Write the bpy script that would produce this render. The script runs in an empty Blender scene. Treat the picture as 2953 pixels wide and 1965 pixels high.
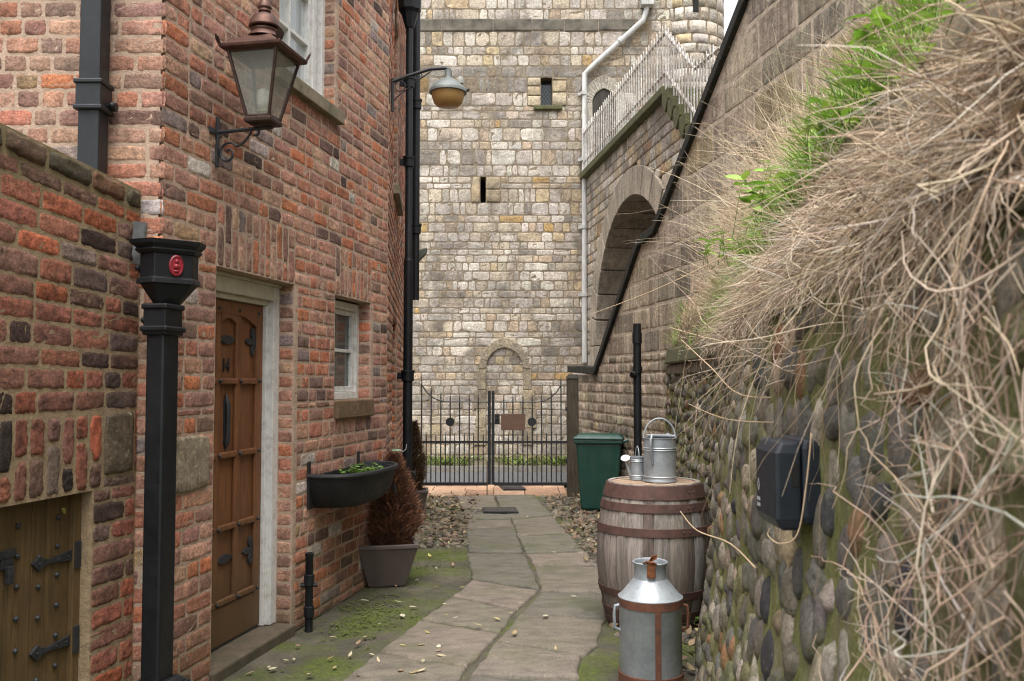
EXPOSURE = 1.25
import bpy, math, random
from mathutils import Vector, Matrix, noise as mnoise
V = Vector
random.seed(7)
R = random.Random(11)
scene = bpy.context.scene
col = scene.collection
rad = math.radians

# ------------------------------------------------------------------ camera model (used to read positions off true planes)
FPX, CX, CY, HZ = 2600.0, 1476.5, 982.5, 1.5
PITCH = math.atan(117.5 / FPX)
CAM = V((0, 0, HZ))
cp, sp = math.cos(PITCH), math.sin(PITCH)
def ray(px, py):
    a = (px - CX) / FPX; b = (CY - py) / FPX
    return V((a, cp - b * sp, sp + b * cp))
def hit(px, py, p0, n):
    d = ray(px, py)
    return CAM + d * ((p0 - CAM).dot(n) / d.dot(n))
def gnd(px, py, z=0.0): return hit(px, py, V((0, 0, z)), V((0, 0, 1)))
def atY(px, py, Y): return hit(px, py, V((0, Y, 0)), V((0, 1, 0)))

class Frame:
    """a vertical wall face: origin, u along, v up, n out"""
    def __init__(s, o, ang, flip=False):
        s.o = V(o); s.u = V((math.sin(ang), math.cos(ang), 0)); s.v = V((0, 0, 1))
        s.n = s.u.cross(s.v)
        if flip: s.n = -s.n
    def p(s, u, v, d=0.0): return s.o + s.u * u + s.v * v + s.n * d
    def uv(s, px, py, d=0.0):
        q = hit(px, py, s.o + s.n * d, s.n) - s.o
        return q.dot(s.u), q.dot(s.v)

# ------------------------------------------------------------------ mesh builder
def wloc(o):
    l = V((0, 0, 0))
    while o is not None:
        l = l + o.location; o = o.parent
    return l
class MB:
    def __init__(s): s.v = []; s.f = []; s.c = []; s.m = []
    def add(s, vs, fs, c=None, m=0):
        b = len(s.v); s.v.extend([tuple(x) for x in vs]); s.f.extend([tuple(i + b for i in f) for f in fs])
        s.c.extend([c or (1, 1, 1)] * len(vs)); s.m.extend([m] * len(fs))
    def box8(s, p, c=None):
        s.add(p, [(0, 3, 2, 1), (4, 5, 6, 7), (0, 1, 5, 4), (1, 2, 6, 5), (2, 3, 7, 6), (3, 0, 4, 7)], c)
    def fbox(s, F, u0, u1, v0, v1, d0, d1, c=None):
        s.box8([F.p(u0, v0, d0), F.p(u1, v0, d0), F.p(u1, v0, d1), F.p(u0, v0, d1),
                F.p(u0, v1, d0), F.p(u1, v1, d0), F.p(u1, v1, d1), F.p(u0, v1, d1)], c)
    def box(s, x0, x1, y0, y1, z0, z1, c=None):
        s.box8([(x0, y0, z0), (x1, y0, z0), (x1, y1, z0), (x0, y1, z0), (x0, y0, z1), (x1, y0, z1), (x1, y1, z1), (x0, y1, z1)], c)
    def tube(s, pts, r, n=8, c=None, cap=True, ph=0.0, flat=1.0):
        pts = [V(p) for p in pts]; k = len(pts)
        if not isinstance(r, (list, tuple)): r = [r] * k
        vs = []; t0 = (pts[1] - pts[0]).normalized()
        up = V((0, 0, 1)) if abs(t0.z) < .9 else V((0, 1, 0))
        x = t0.cross(up).normalized()
        for i in range(k):
            t = (pts[min(i + 1, k - 1)] - pts[max(i - 1, 0)])
            if t.length < 1e-9: t = t0
            t.normalize(); x = (x - t * x.dot(t))
            if x.length < 1e-6: x = t.orthogonal()
            x.normalize(); y = t.cross(x)
            for j in range(n):
                a = 2 * math.pi * j / n + ph
                vs.append(pts[i] + x * (r[i] * math.cos(a)) + y * (r[i] * flat * math.sin(a)))
        fs = [(i * n + j, i * n + (j + 1) % n, (i + 1) * n + (j + 1) % n, (i + 1) * n + j) for i in range(k - 1) for j in range(n)]
        if cap: fs += [tuple(range(n - 1, -1, -1)), tuple((k - 1) * n + j for j in range(n))]
        s.add(vs, fs, c)
    def lathe(s, prof, n=24, o=(0, 0, 0), ax=None, c=None, sx=1.0, sy=1.0, a0=0.0):
        o = V(o); vs = []; k = len(prof)
        if ax is None: X, Y, Z = V((1, 0, 0)), V((0, 1, 0)), V((0, 0, 1))
        else:
            Z = V(ax).normalized(); X = Z.orthogonal().normalized(); Y = Z.cross(X)
        for r, z in prof:
            for j in range(n):
                a = 2 * math.pi * j / n + a0
                vs.append(o + X * (r * math.cos(a) * sx) + Y * (r * math.sin(a) * sy) + Z * z)
        fs = [(i * n + j, i * n + (j + 1) % n, (i + 1) * n + (j + 1) % n, (i + 1) * n + j) for i in range(k - 1) for j in range(n)]
        if prof[0][0] > 1e-6: fs.append(tuple(range(n - 1, -1, -1)))
        if prof[-1][0] > 1e-6: fs.append(tuple((k - 1) * n + j for j in range(n)))
        s.add(vs, fs, c)
    def prism(s, poly, d, c=None):
        """poly: 3D points (planar), d: extrusion vector"""
        k = len(poly); d = V(d)
        vs = [V(p) for p in poly] + [V(p) + d for p in poly]
        fs = [tuple(range(k - 1, -1, -1)), tuple(range(k, 2 * k))] + [(i, (i + 1) % k, k + (i + 1) % k, k + i) for i in range(k)]
        s.add(vs, fs, c)
    def ball(s, o, r, n=10, m=6, c=None, sc=(1, 1, 1)):
        prof = [(r * math.sin(math.pi * i / m), -r * math.cos(math.pi * i / m)) for i in range(m + 1)]
        prof[0] = (1e-4, -r); prof[-1] = (1e-4, r)
        b = len(s.v); s.lathe(prof, n, (0, 0, 0), c=c)
        for i in range(b, len(s.v)):
            x, y, z = s.v[i]; s.v[i] = (o[0] + x * sc[0], o[1] + y * sc[1], o[2] + z * sc[2])
    def build(s, name, mat, parent=None, smooth=False, bevel=0.0, flip_fix=True, segs=2):
        me = bpy.data.meshes.new(name)
        off = wloc(parent) if parent is not None else V((0, 0, 0))
        me.from_pydata([(a - off.x, b - off.y, c_ - off.z) for a, b, c_ in s.v], [], s.f)
        at = me.color_attributes.new('Col', 'FLOAT_COLOR', 'POINT')
        at.data.foreach_set('color', [x for c_ in s.c for x in (c_[0], c_[1], c_[2], 1.0)])
        ms = mat if isinstance(mat, (list, tuple)) else [mat]
        for m in ms: me.materials.append(m)
        if len(ms) > 1: me.polygons.foreach_set('material_index', s.m)
        if flip_fix:
            import bmesh
            bm = bmesh.new(); bm.from_mesh(me); bmesh.ops.recalc_face_normals(bm, faces=bm.faces); bm.to_mesh(me); bm.free()
        o = bpy.data.objects.new(name, me); col.objects.link(o)
        if parent is not None: o.parent = parent
        if smooth:
            me.polygons.foreach_set('use_smooth', [True] * len(me.polygons))
            if smooth != 'all':
                try: me.set_sharp_from_angle(angle=rad(38))
                except Exception: pass
        if bevel:
            b = o.modifiers.new('bevel', 'BEVEL'); b.width = bevel; b.segments = segs; b.limit_method = 'ANGLE'; b.angle_limit = rad(35)
            b.harden_normals = False
        return o

def tag(o, label=None, cat=None, group=None, kind=None):
    if label: o['label'] = label
    if cat: o['category'] = cat
    if group: o['group'] = group
    if kind: o['kind'] = kind
    return o
def thing(name, label, cat, loc=(0, 0, 0), group=None):
    o = bpy.data.objects.new(name, None); col.objects.link(o); o.location = loc; o.empty_display_size = .1
    return tag(o, label, cat, group)
def dup(root, loc, label=None, group=None):
    r = root.copy(); col.objects.link(r); r.location = loc
    if label: r['label'] = label
    if group: r['group'] = group
    for ch in list(root.children):
        c = ch.copy(); col.objects.link(c); c.parent = r
        for g in ch.children:
            d = g.copy(); col.objects.link(d); d.parent = c
    return r

# ------------------------------------------------------------------ materials
def nt(name):
    m = bpy.data.materials.new(name); m.use_nodes = True
    t = m.node_tree; b = t.nodes['Principled BSDF']; return m, t, b
def N(t, typ, **kw):
    n = t.nodes.new(typ)
    for k, v in kw.items():
        if k in n.inputs.keys(): n.inputs[k].default_value = v
        else: setattr(n, k, v)
    return n
def L(t, a, b): t.links.new(a, b)
def ramp(t, fac, stops):
    r = t.nodes.new('ShaderNodeValToRGB'); e = r.color_ramp.elements
    e[0].position, e[0].color = stops[0][0], (*stops[0][1], 1) if len(stops[0][1]) == 3 else stops[0][1]
    e[1].position, e[1].color = stops[-1][0], (*stops[-1][1], 1)
    for p, c in stops[1:-1]:
        x = e.new(p); x.color = (*c, 1)
    L(t, fac, r.inputs[0]); return r.outputs[0]
def g1(x): return (x, x, x)
def mix(t, fac, a, b, mode='MIX'):
    n = t.nodes.new('ShaderNodeMix'); n.data_type = 'RGBA'; n.blend_type = mode
    for sock, val in ((n.inputs[0], fac), (n.inputs[6], a), (n.inputs[7], b)):
        if hasattr(val, 'is_output') or isinstance(val, bpy.types.NodeSocket): L(t, val, sock)
        elif isinstance(val, (int, float)): sock.default_value = val
        else: sock.default_value = (*val, 1)
    return n.outputs[2]
def coords(t, scale=(1, 1, 1)):
    tc = t.nodes.new('ShaderNodeTexCoord'); mp = t.nodes.new('ShaderNodeMapping')
    mp.inputs['Scale'].default_value = scale; L(t, tc.outputs['Object'], mp.inputs[0]); return mp.outputs[0]
def noise(t, vec, scale, detail=6, rough=.6, dist=0.0):
    n = t.nodes.new('ShaderNodeTexNoise'); n.inputs['Scale'].default_value = scale; n.inputs['Detail'].default_value = detail
    n.inputs['Roughness'].default_value = rough; n.inputs['Distortion'].default_value = dist
    L(t, vec, n.inputs['Vector']); return n.outputs[0]
def bump(t, b, h, strength=.5, dist=.005, prev=None):
    n = t.nodes.new('ShaderNodeBump'); n.inputs['Strength'].default_value = strength; n.inputs['Distance'].default_value = dist
    L(t, h, n.inputs['Height'])
    if prev is not None: L(t, prev, n.inputs['Normal'])
    L(t, n.outputs[0], b.inputs['Normal']); return n.outputs[0]
def math_(t, op, a, b=None):
    n = t.nodes.new('ShaderNodeMath'); n.operation = op; n.use_clamp = False
    for i, v in enumerate((a, b)):
        if v is None: continue
        if isinstance(v, (int, float)): n.inputs[i].default_value = v
        else: L(t, v, n.inputs[i])
    return n.outputs[0]
def zband(t, lo, hi):
    """1 below lo to 0 above hi, on world height (objects here sit with their base on the ground)"""
    g = t.nodes.new('ShaderNodeNewGeometry'); s = t.nodes.new('ShaderNodeSeparateXYZ'); L(t, g.outputs['Position'], s.inputs[0])
    m = t.nodes.new('ShaderNodeMapRange'); m.inputs[1].default_value = lo; m.inputs[2].default_value = hi
    m.inputs[3].default_value = 1; m.inputs[4].default_value = 0; L(t, s.outputs[2], m.inputs[0]); return m.outputs[0]

def plain(name, c, rough=.6, metal=0.0, vary=.25, scale=12, bmp=.0, bscale=80, spec=.5, stretch=(1, 1, 1), c2=None, chips=None, dust=None):
    m, t, b = nt(name); v = coords(t, stretch)
    n1 = noise(t, v, scale, 7, .65)
    c2 = c2 or tuple(x * (1 - vary) for x in c); c3 = tuple(min(1, x * (1 + vary)) for x in c)
    cc = ramp(t, n1, [(.3, c2), (.5, c), (.72, c3)])
    if dust: cc = mix(t, ramp(t, noise(t, coords(t, (2, 2, .7)), 6, 9, .8), [(.42, g1(0)), (.72, g1(dust[1]))]), cc, dust[0])
    if chips: cc = mix(t, ramp(t, noise(t, v, chips[2], 5, .75), [(.66, g1(0)), (.70, g1(chips[1]))]), cc, chips[0])
    L(t, cc, b.inputs['Base Color'])
    L(t, ramp(t, noise(t, v, scale * .7, 6, .7), [(.3, g1(max(0, rough - .1))), (.7, g1(min(1, rough + .15)))]), b.inputs['Roughness'])
    b.inputs['Roughness'].default_value = rough; b.inputs['Metallic'].default_value = metal
    b.inputs['Specular IOR Level'].default_value = spec
    if bmp: bump(t, b, noise(t, v, bscale, 5, .7), bmp, .004)
    return m

def masonry_mat(name, rough_amt=.5, lime=.3, limec=(.5, .44, .38), soot=.3, sootc=(.05, .045, .04), moss=None, streak=0.0, grain=70, dark_lo=.45, pits=1.0, sootscale=3.3):
    """stone or brick faces, coloured per unit by the Col attribute, mottled, limed, sooted"""
    m, t, b = nt(name); v = coords(t)
    a = t.nodes.new('ShaderNodeAttribute'); a.attribute_name = 'Col'; c = a.outputs['Color']
    n1 = noise(t, v, 22, 8, .7, .3)
    c = mix(t, 1.0, c, ramp(t, n1, [(.25, g1(dark_lo)), (.5, g1(.95)), (.75, (1.45, 1.4, 1.35))]), 'MULTIPLY')
    n2 = noise(t, v, grain, 6, .75)
    c = mix(t, .9, c, ramp(t, n2, [(.3, g1(.42)), (.52, g1(1.0)), (.75, g1(1.5))]), 'MULTIPLY')
    c = mix(t, 1.0, c, ramp(t, noise(t, v, .9, 5, .6, .5), [(.32, (.72, .70, .69)), (.5, g1(1)), (.7, (1.14, 1.12, 1.09))]), 'MULTIPLY')
    n7 = noise(t, v, grain * .62, 5, .7, .5)
    c = mix(t, ramp(t, n7, [(.33, g1(.8 * pits)), (.42, g1(0))]), c, tuple(x * .8 for x in sootc))
    c = mix(t, ramp(t, noise(t, v, grain * .5, 6, .8, .8), [(.59, g1(0)), (.67, g1(.6 * pits))]), c, limec)
    if lime:
        n3 = noise(t, v, 9, 9, .75, .6)
        c = mix(t, ramp(t, n3, [(.54, g1(0)), (.68, g1(lime))]), c, limec)
    if soot:
        vs = coords(t, (1, 1, .45)) if streak else v
        n4 = noise(t, vs, sootscale, 10, .78, .4)
        c = mix(t, ramp(t, n4, [(.465, g1(0)), (.61, g1(soot))]), c, sootc)
    if streak:
        c = mix(t, ramp(t, noise(t, coords(t, (1, 1, .12)), 11, 8, .75), [(.5, g1(0)), (.66, g1(.55))]), c, limec)
        vs = coords(t, (1, 1, .06)); n5 = noise(t, vs, 9, 9, .75)
        c = mix(t, ramp(t, n5, [(.45, g1(0)), (.62, g1(streak))]), c, sootc)
    if moss:
        lo, hi, amt, mc = moss
        n6 = noise(t, v, 6, 9, .8)
        f = math_(t, 'MULTIPLY', zband(t, lo, hi), ramp(t, n6, [(.36, g1(0)), (.6, g1(amt))]))
        c = mix(t, f, c, mc)
    L(t, c, b.inputs['Base Color']); b.inputs['Roughness'].default_value = .93; b.inputs['Specular IOR Level'].default_value = .25
    p = bump(t, b, noise(t, v, 26, 8, .75), min(1, rough_amt * 1.4), .014)
    bump(t, b, noise(t, v, 110, 5, .75), min(1, rough_amt * 1.2), .005, p)
    return m

BRICK = masonry_mat('old red brick', .6, .34, (.52, .40, .33), .45, (.085, .055, .047), pits=.7, moss=(.0, .5, .5, (.09, .09, .03)))
BRICKL = masonry_mat('weathered red brick', .65, .22, (.30, .23, .17), .5, (.05, .035, .03))
def mortar_mat(name, c, c2, moss=None):
    m, t, b = nt(name); v = coords(t)
    n1 = noise(t, v, 14, 8, .7); cc = ramp(t, n1, [(.3, c2), (.55, c), (.8, tuple(x * 1.2 for x in c))])
    cc = mix(t, .5, cc, ramp(t, noise(t, v, 110, 5, .8), [(.3, g1(.55)), (.7, g1(1.4))]), 'MULTIPLY')
    if moss:
        lo, hi, amt, mc = moss
        f = math_(t, 'MULTIPLY', zband(t, lo, hi), ramp(t, noise(t, v, 7, 8, .75), [(.36, g1(0)), (.58, g1(amt))]))
        cc = mix(t, f, cc, mc)
    L(t, cc, b.inputs['Base Color']); b.inputs['Roughness'].default_value = .95; b.inputs['Specular IOR Level'].default_value = .2
    p = bump(t, b, noise(t, v, 30, 6, .7), .7, .015); bump(t, b, noise(t, v, 160, 4, .7), .5, .004, p)
    return m
MORTAR = mortar_mat('lime mortar', (.47, .345, .26), (.34, .245, .18), moss=(.0, .4, .6, (.07, .08, .02)))


# ------------------------------------------------------------------ masonry generator
def unit(mb, F, u0, u1, v0, v1, d, nx, ny, rough, c, rr, shear=None, corner=.10, edge=.0055):
    """one brick or stone: a rounded, uneven face standing d out of the mortar"""
    Lu, Lv = u1 - u0, v1 - v0
    e = min(edge, Lu * .16, Lv * .16)
    e2 = min(3.2 * e, Lu * .3); e3 = min(3.2 * e, Lv * .3); mx, my = max(1, nx - 3), max(1, ny - 3)
    us = [0, e] + [e2 + (Lu - 2 * e2) * i / mx for i in range(mx + 1)] + [Lu - e, Lu]
    vs_ = [0, e] + [e3 + (Lv - 2 * e3) * j / my for j in range(my + 1)] + [Lv - e, Lv]
    nx, ny = len(us) - 1, len(vs_) - 1
    dd = d * rr.uniform(.65, 1.25); tl = rr.uniform(-.25, .25) * d; tv = rr.uniform(-.25, .25) * d
    ck = [corner * rr.choice([.2, .5, .9, 1.3, 2.3]) * rr.uniform(.6, 1.2) for _ in range(4)]
    pts = []
    for j, y in enumerate(vs_):
        for i, x in enumerate(us):
            a = 2 * x / Lu - 1; b_ = 2 * y / Lv - 1
            k = ck[(1 if a > 0 else 0) + (2 if b_ > 0 else 0)] * (a * a * b_ * b_) ** 1.5
            edge_ = i in (0, nx) or j in (0, ny); ring = i in (1, nx - 1) or j in (1, ny - 1)
            x2 = x - a * k * Lv * .5; y2 = y - b_ * k * Lv * .5
            if edge_ or ring:
                if i in (0, 1, nx - 1, nx): x2 += rr.uniform(-1, 1) * rough * .8
                if j in (0, 1, ny - 1, ny): y2 += rr.uniform(-1, 1) * rough * .8
            if edge_: z = -.0012
            elif ring: z = dd * .72 + rr.uniform(-1, 1) * rough * .5
            else: z = dd + tl * a + tv * b_ + rr.uniform(-1, 1) * rough * .75
            zz = v0 + y2
            if shear: zz += shear(u0 + x2, zz)
            pts.append(F.p(u0 + x2, zz, z))
    w = nx + 1
    fs = [(j * w + i, j * w + i + 1, (j + 1) * w + i + 1, (j + 1) * w + i) for j in range(ny) for i in range(nx)]
    mb.add(pts, fs, c)

def fill(ua, ub, lens, joint, rr):
    """split an interval into unit lengths"""
    out = []; u = ua
    while ub - u > 1e-4:
        l = lens(rr)
        if ub - u - l < min(.07, (ub - ua) * .5): l = ub - u
        out.append((u, min(u + l, ub))); u += l
    return [(a + joint / 2, b - joint / 2) for a, b in out if b - a > joint + .008]

def masonry(name, F, v0, v1, spans, course, lens, palette, mats, parent, snaps=(), d=.008, joint=.012, nx=5, ny=3, rough=.003, T=.22, seed=1, shear=None, corner=.10, res=None, mlo=-99, mhi=99):
    rr = random.Random(seed); mb = MB(); mo = MB(); v = v0
    while v < v1 - .01:
        h = course(v, rr); vb = min(v + h, v1)
        for z_ in list(snaps) + [v1]:
            if v + .02 < z_ < v + h * 1.45: vb = z_; break
        for ua, ub in spans((v + vb) / 2):
            if ub - ua < .015: continue
            if shear:
                k = max(1, int((ub - ua) / .15))
                for q in range(k):
                    a, b_ = ua + (ub - ua) * q / k, ua + (ub - ua) * (q + 1) / k
                    mo.box8([F.p(a, v + shear(a, v), -T), F.p(b_, v + shear(b_, v), -T), F.p(b_, v + shear(b_, v), 0), F.p(a, v + shear(a, v), 0),
                             F.p(a, vb + shear(a, vb), -T), F.p(b_, vb + shear(b_, vb), -T), F.p(b_, vb + shear(b_, vb), 0), F.p(a, vb + shear(a, vb), 0)])
            else: mo.fbox(F, max(ua, mlo), min(ub, mhi), v, vb, -T, 0)
            for a, b_ in fill(ua, ub, lens, joint, rr):
                n_x, n_y = res(a, v) if res else (nx, ny)
                j2 = joint * rr.uniform(.35, .62)
                unit(mb, F, a, b_, v + j2, vb - j2, d, n_x, n_y, rough, palette(rr, a, v), rr, shear, corner)
        v = vb
    w = mb.build(name, mats[0], parent, smooth='all', flip_fix=False)
    m = mo.build('mortar_bed', mats[1], w, flip_fix=True)
    return w

BR = [((.60, .21, .10), 10), ((.53, .22, .14), 22), ((.56, .30, .21), 24), ((.45, .24, .18), 20), ((.33, .19, .15), 12), ((.18, .115, .098), 5.5),
      ((.05, .042, .04), 1.2), ((.64, .39, .27), 11), ((.62, .57, .52), 2.4), ((.28, .24, .23), 4), ((.46, .31, .17), 2)]
def pick(rr, pal, var=.14, hue=.05):
    tot = sum(w for _, w in pal); x = rr.uniform(0, tot)
    for c, w in pal:
        x -= w
        if x <= 0: break
    k = rr.uniform(1 - var, 1 + var)
    return tuple(min(.9, q * k * rr.uniform(1 - hue, 1 + hue)) for q in c)
def toward(c, m_, k): return tuple(a * (1 - k) + b_ * k for a, b_ in zip(c, m_))
def brick_pal(rr, u, v): return toward(pick(rr, BR), (.47, .25, .18), .13)
def brick_len(rr): return rr.choice([.222, .222, .218, .228, .112, .112, .16])
def course_brick(v, rr): return .083 * rr.uniform(.97, 1.03)
# ================================================================== materials for things
STONE = masonry_mat('tower limestone', .6, .4, (.66, .60, .52), .75, (.11, .095, .078), moss=(.0, .5, .5, (.06, .07, .02)), grain=40, dark_lo=.6, pits=.8, sootscale=1.15)
STONEM = mortar_mat('tower joints', (.25, .20, .14), (.12, .095, .07))
GRIT = masonry_mat('rampart gritstone', .9, .25, (.52, .44, .34), .45, (.10, .082, .064), streak=.6, grain=45, dark_lo=.6)
GRITM = mortar_mat('rampart joints', (.55, .46, .36), (.28, .225, .165))
SMOOTHSTONE = masonry_mat('dressed sandstone', .35, .15, (.50, .44, .36), .3, (.09, .078, .065), streak=.45, grain=60, dark_lo=.65)
SILLSTONE = plain('sill stone', (.20, .165, .11), .9, vary=.35, scale=9, bmp=.4, c2=(.10, .095, .05))
COPING = plain('black mossy coping', (.020, .019, .014), .95, vary=.5, scale=10, bmp=.8, bscale=40)
COPINGG = plain('green algae stone', (.085, .085, .035), .95, vary=.4, scale=9, bmp=.6, bscale=40, c2=(.06, .05, .035))
PIPE = plain('painted iron', (.0065, .0075, .0095), .45, spec=.35, vary=.3, scale=18, bmp=.08, bscale=60, chips=((.07, .06, .055), .5, 55), dust=((.04, .04, .04), .2))
PIPEG = plain('grey painted iron', (.010, .012, .0155), .5, spec=.4, vary=.25, scale=10, bmp=.05, chips=((.06, .06, .06), .4, 60), dust=((.05, .05, .05), .2))
WHITE = plain('white gloss paint', (.62, .615, .59), .5, vary=.12, scale=20, bmp=.08, c2=(.44, .42, .38))
SHADEWHITE = plain('shaded white paint', (.52, .49, .40), .55, vary=.15, scale=16, bmp=.08)  # white paint of the door head, its shade put into the colour
IRON = plain('wrought iron', (.016, .017, .02), .5, vary=.4, scale=40, bmp=.2, bscale=120)
HINGE = plain('worn black iron', (.03, .032, .036), .55, metal=.2, vary=.5, scale=50, bmp=.3, bscale=150)
def wood(name, c1, c2, c3, sc=(18, 18, 1.2), rough=.55, bmp=.25, foot=None):
    m, t, b = nt(name); v = coords(t, sc); n1 = noise(t, v, 2.2, 8, .65, 1.2)
    c = ramp(t, n1, [(.28, c2), (.5, c1), (.75, c3)])
    c = mix(t, .5, c, ramp(t, noise(t, coords(t), 5, 6, .7), [(.3, g1(.55)), (.7, g1(1.35))]), 'MULTIPLY')
    if foot: c = mix(t, math_(t, 'MULTIPLY', zband(t, foot[0], foot[1]), foot[3]), c, foot[2])
    L(t, c, b.inputs['Base Color']); b.inputs['Roughness'].default_value = rough; b.inputs['Specular IOR Level'].default_value = .35
    bump(t, b, n1, bmp, .004); return m
DOORWOOD = wood('varnished oak', (.175, .072, .030), (.095, .041, .018), (.24, .10, .043), foot=(.1, .9, (.085, .06, .03), .75))
HATCHWOOD = wood('weathered brown boards', (.115, .072, .030), (.062, .042, .018), (.16, .10, .046), rough=.6)
POSTWOOD = wood('old gatepost wood', (.06, .048, .034), (.03, .025, .018), (.10, .08, .055), rough=.9)
m, t, b = nt('window glass'); b.inputs['Base Color'].default_value = (.06, .075, .075, 1); b.inputs['Roughness'].default_value = .04; b.inputs['Specular IOR Level'].default_value = .9
bump(t, b, noise(t, coords(t), 6, 2, .5), .08, .01); GLASS = m
CURTAIN = plain('net curtain', (.55, .60, .62), .9, vary=.12, scale=6, stretch=(8, 8, .4))
DARK = plain('unlit interior', (.012, .011, .010), .95, vary=.3)

PHI = math.atan(.2015)
A0 = V((-1.595, 4.07, 0))
FF = Frame(A0, PHI)                              # house front
FR = Frame(A0 + V((-2.4, 0, 0)), rad(90))        # its return wall, facing the camera
fu = lambda x, y, d=0.0: FF.uv(x, y, d)
UL = fu(1117, 700)[0]                            # length of the house front
HTOP = 5.3
# ================================================================== THE BRICK HOUSE
house = thing('brick_house', 'old red brick house with a panelled wooden door and white sash windows beside the path', 'house', (A0.x, A0.y, 0))
du0, du1 = fu(622, 900)[0], fu(849, 819)[0]
wu0, wu1 = fu(966, 900)[0], fu(1069, 882)[0]
tu1 = fu(966, 250)[0]; tu0 = tu1 - .84
LZ0, LZ1 = 2.085, 2.42
WZ0, WZ1 = 1.37, 2.07
TZ0, TZ1 = 3.33, 4.6
slu0, slu1 = du0 - .0, du1 + .02
def cut(iv, a, b):
    out = []
    for x, y in iv:
        if b <= x or a >= y: out.append((x, y)); continue
        if a > x: out.append((x, a))
        if b < y: out.append((b, y))
    return out
def front_spans(v):
    iv = [(-.014, UL + .007)]
    if .05 < v < LZ1: iv = cut(iv, du0, du1)
    if WZ0 - .125 < v < LZ1: iv = cut(iv, wu0, wu1)
    if TZ0 - .085 < v < TZ1: iv = cut(iv, tu0, tu1)
    return iv
masonry('front_wall', FF, 0, HTOP, front_spans, course_brick, brick_len, brick_pal, (BRICK, MORTAR), house, snaps=(.05, LZ0, LZ1, WZ0 - .125, WZ0, TZ0 - .085, TZ0, TZ1), d=.0028, joint=.0095, seed=3,
        res=lambda u, v: (8, 5) if u < 1.2 else (6, 4), rough=.0038, corner=.12, mlo=.012)
def return_pal(rr, u, v):
    c = toward(pick(rr, BR), (.47, .25, .18), .12); k = .5 if rr.random() < .3 else 0
    return tuple(x * (1 - k) + y * k for x, y in zip(c, (.44, .30, .22)))
masonry('return_wall', FR, 0, HTOP, lambda v: [(0, 2.414)], course_brick, brick_len, return_pal, (BRICK, MORTAR), house, d=.003, joint=.0115, nx=8, ny=5, rough=.0042, seed=4, corner=.12, mhi=2.385)
# brick heads over the door and the window: two uneven rows of bricks on end
def soldiers(name, u0, u1, z0, z1, seed, droop=0.0):
    rr = random.Random(seed); mb = MB(); mo = MB(); mo.fbox(FF, u0, u1, z0, z1, -.2, .001)
    u = u0
    while u < u1 - .02:
        w = rr.uniform(.066, .084)
        if u1 - u - w < .04: w = u1 - u
        zm = z0 + (z1 - z0) * rr.choice([.36, .62, .64, .34, .6])
        for a, b_ in ((z0, zm), (zm, z1)):
            unit(mb, FF, u + .005, u + w - .005, a + .005, b_ - .005, .0035, 4, 8, .004, brick_pal(rr, 0, 0), rr, corner=.15)
        u += w
    # soffit bricks
    w = mb.build(name, BRICK, house, smooth='all', flip_fix=False)
    mo.build('mortar_bed', MORTAR, w)
    return w
soldiers('door_lintel', du0, du1, LZ0, LZ1, 5); soldiers('window_lintel', wu0, wu1, LZ0, LZ1, 6)
# brick reveals on the far side of the openings
def reveal(name, u, z0, z1, depth, seed):
    Fv = Frame(FF.p(u, 0, 0), PHI - rad(90)); Fv.u = -FF.n.copy(); Fv.n = -FF.u.copy(); Fv.o = FF.p(u - .002, 0, 0)
    # its u runs inward; flip so that u x v = n
    Fv.o = FF.p(u - .002, 0, -depth); Fv.u = FF.n.copy()
    Fv.n = Fv.u.cross(Fv.v)
    return masonry(name, Fv, z0, z1, lambda v: [(0, depth + .004)], course_brick, lambda rr: rr.choice([.3, .3, .11]), brick_pal, (BRICK, MORTAR), house, d=.003, joint=.014, nx=5, ny=3, T=.05, seed=seed)
reveal('door_reveal', du1, .05, LZ0, .10, 8); reveal('window_reveal', wu1, WZ0, WZ1, .11, 9); reveal('upper_window_reveal', tu1, TZ0, TZ1, .10, 10)
# sills
mb = MB(); mb.fbox(FF, wu0 + .005, wu1 + .02, WZ0 - .125, WZ0 - .0, -.12, .028, (.24, .14, .095)); mb.build('brick_sill', masonry_mat('mossy tile sill', .6, 0, soot=.5, moss=(1.2, 1.8, .6, (.12, .10, .03))), house, bevel=.008)
mb = MB(); mb.fbox(FF, tu0 - .1, tu1 + .06, TZ0 - .085, TZ0, -.1, .05); mb.build('stone_sill', SILLSTONE, house, bevel=.006)
# stone block let into the pier beside the door
mb = MB(); rr = random.Random(3); unit(mb, FF, fu(505, 1300)[0] - .07, fu(583, 1300)[0] + .06, .97, 1.24, .016, 8, 8, .004, (.33, .27, .19), rr); mb.build('quoin_stone', STONE, house, smooth='all', flip_fix=False)
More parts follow.
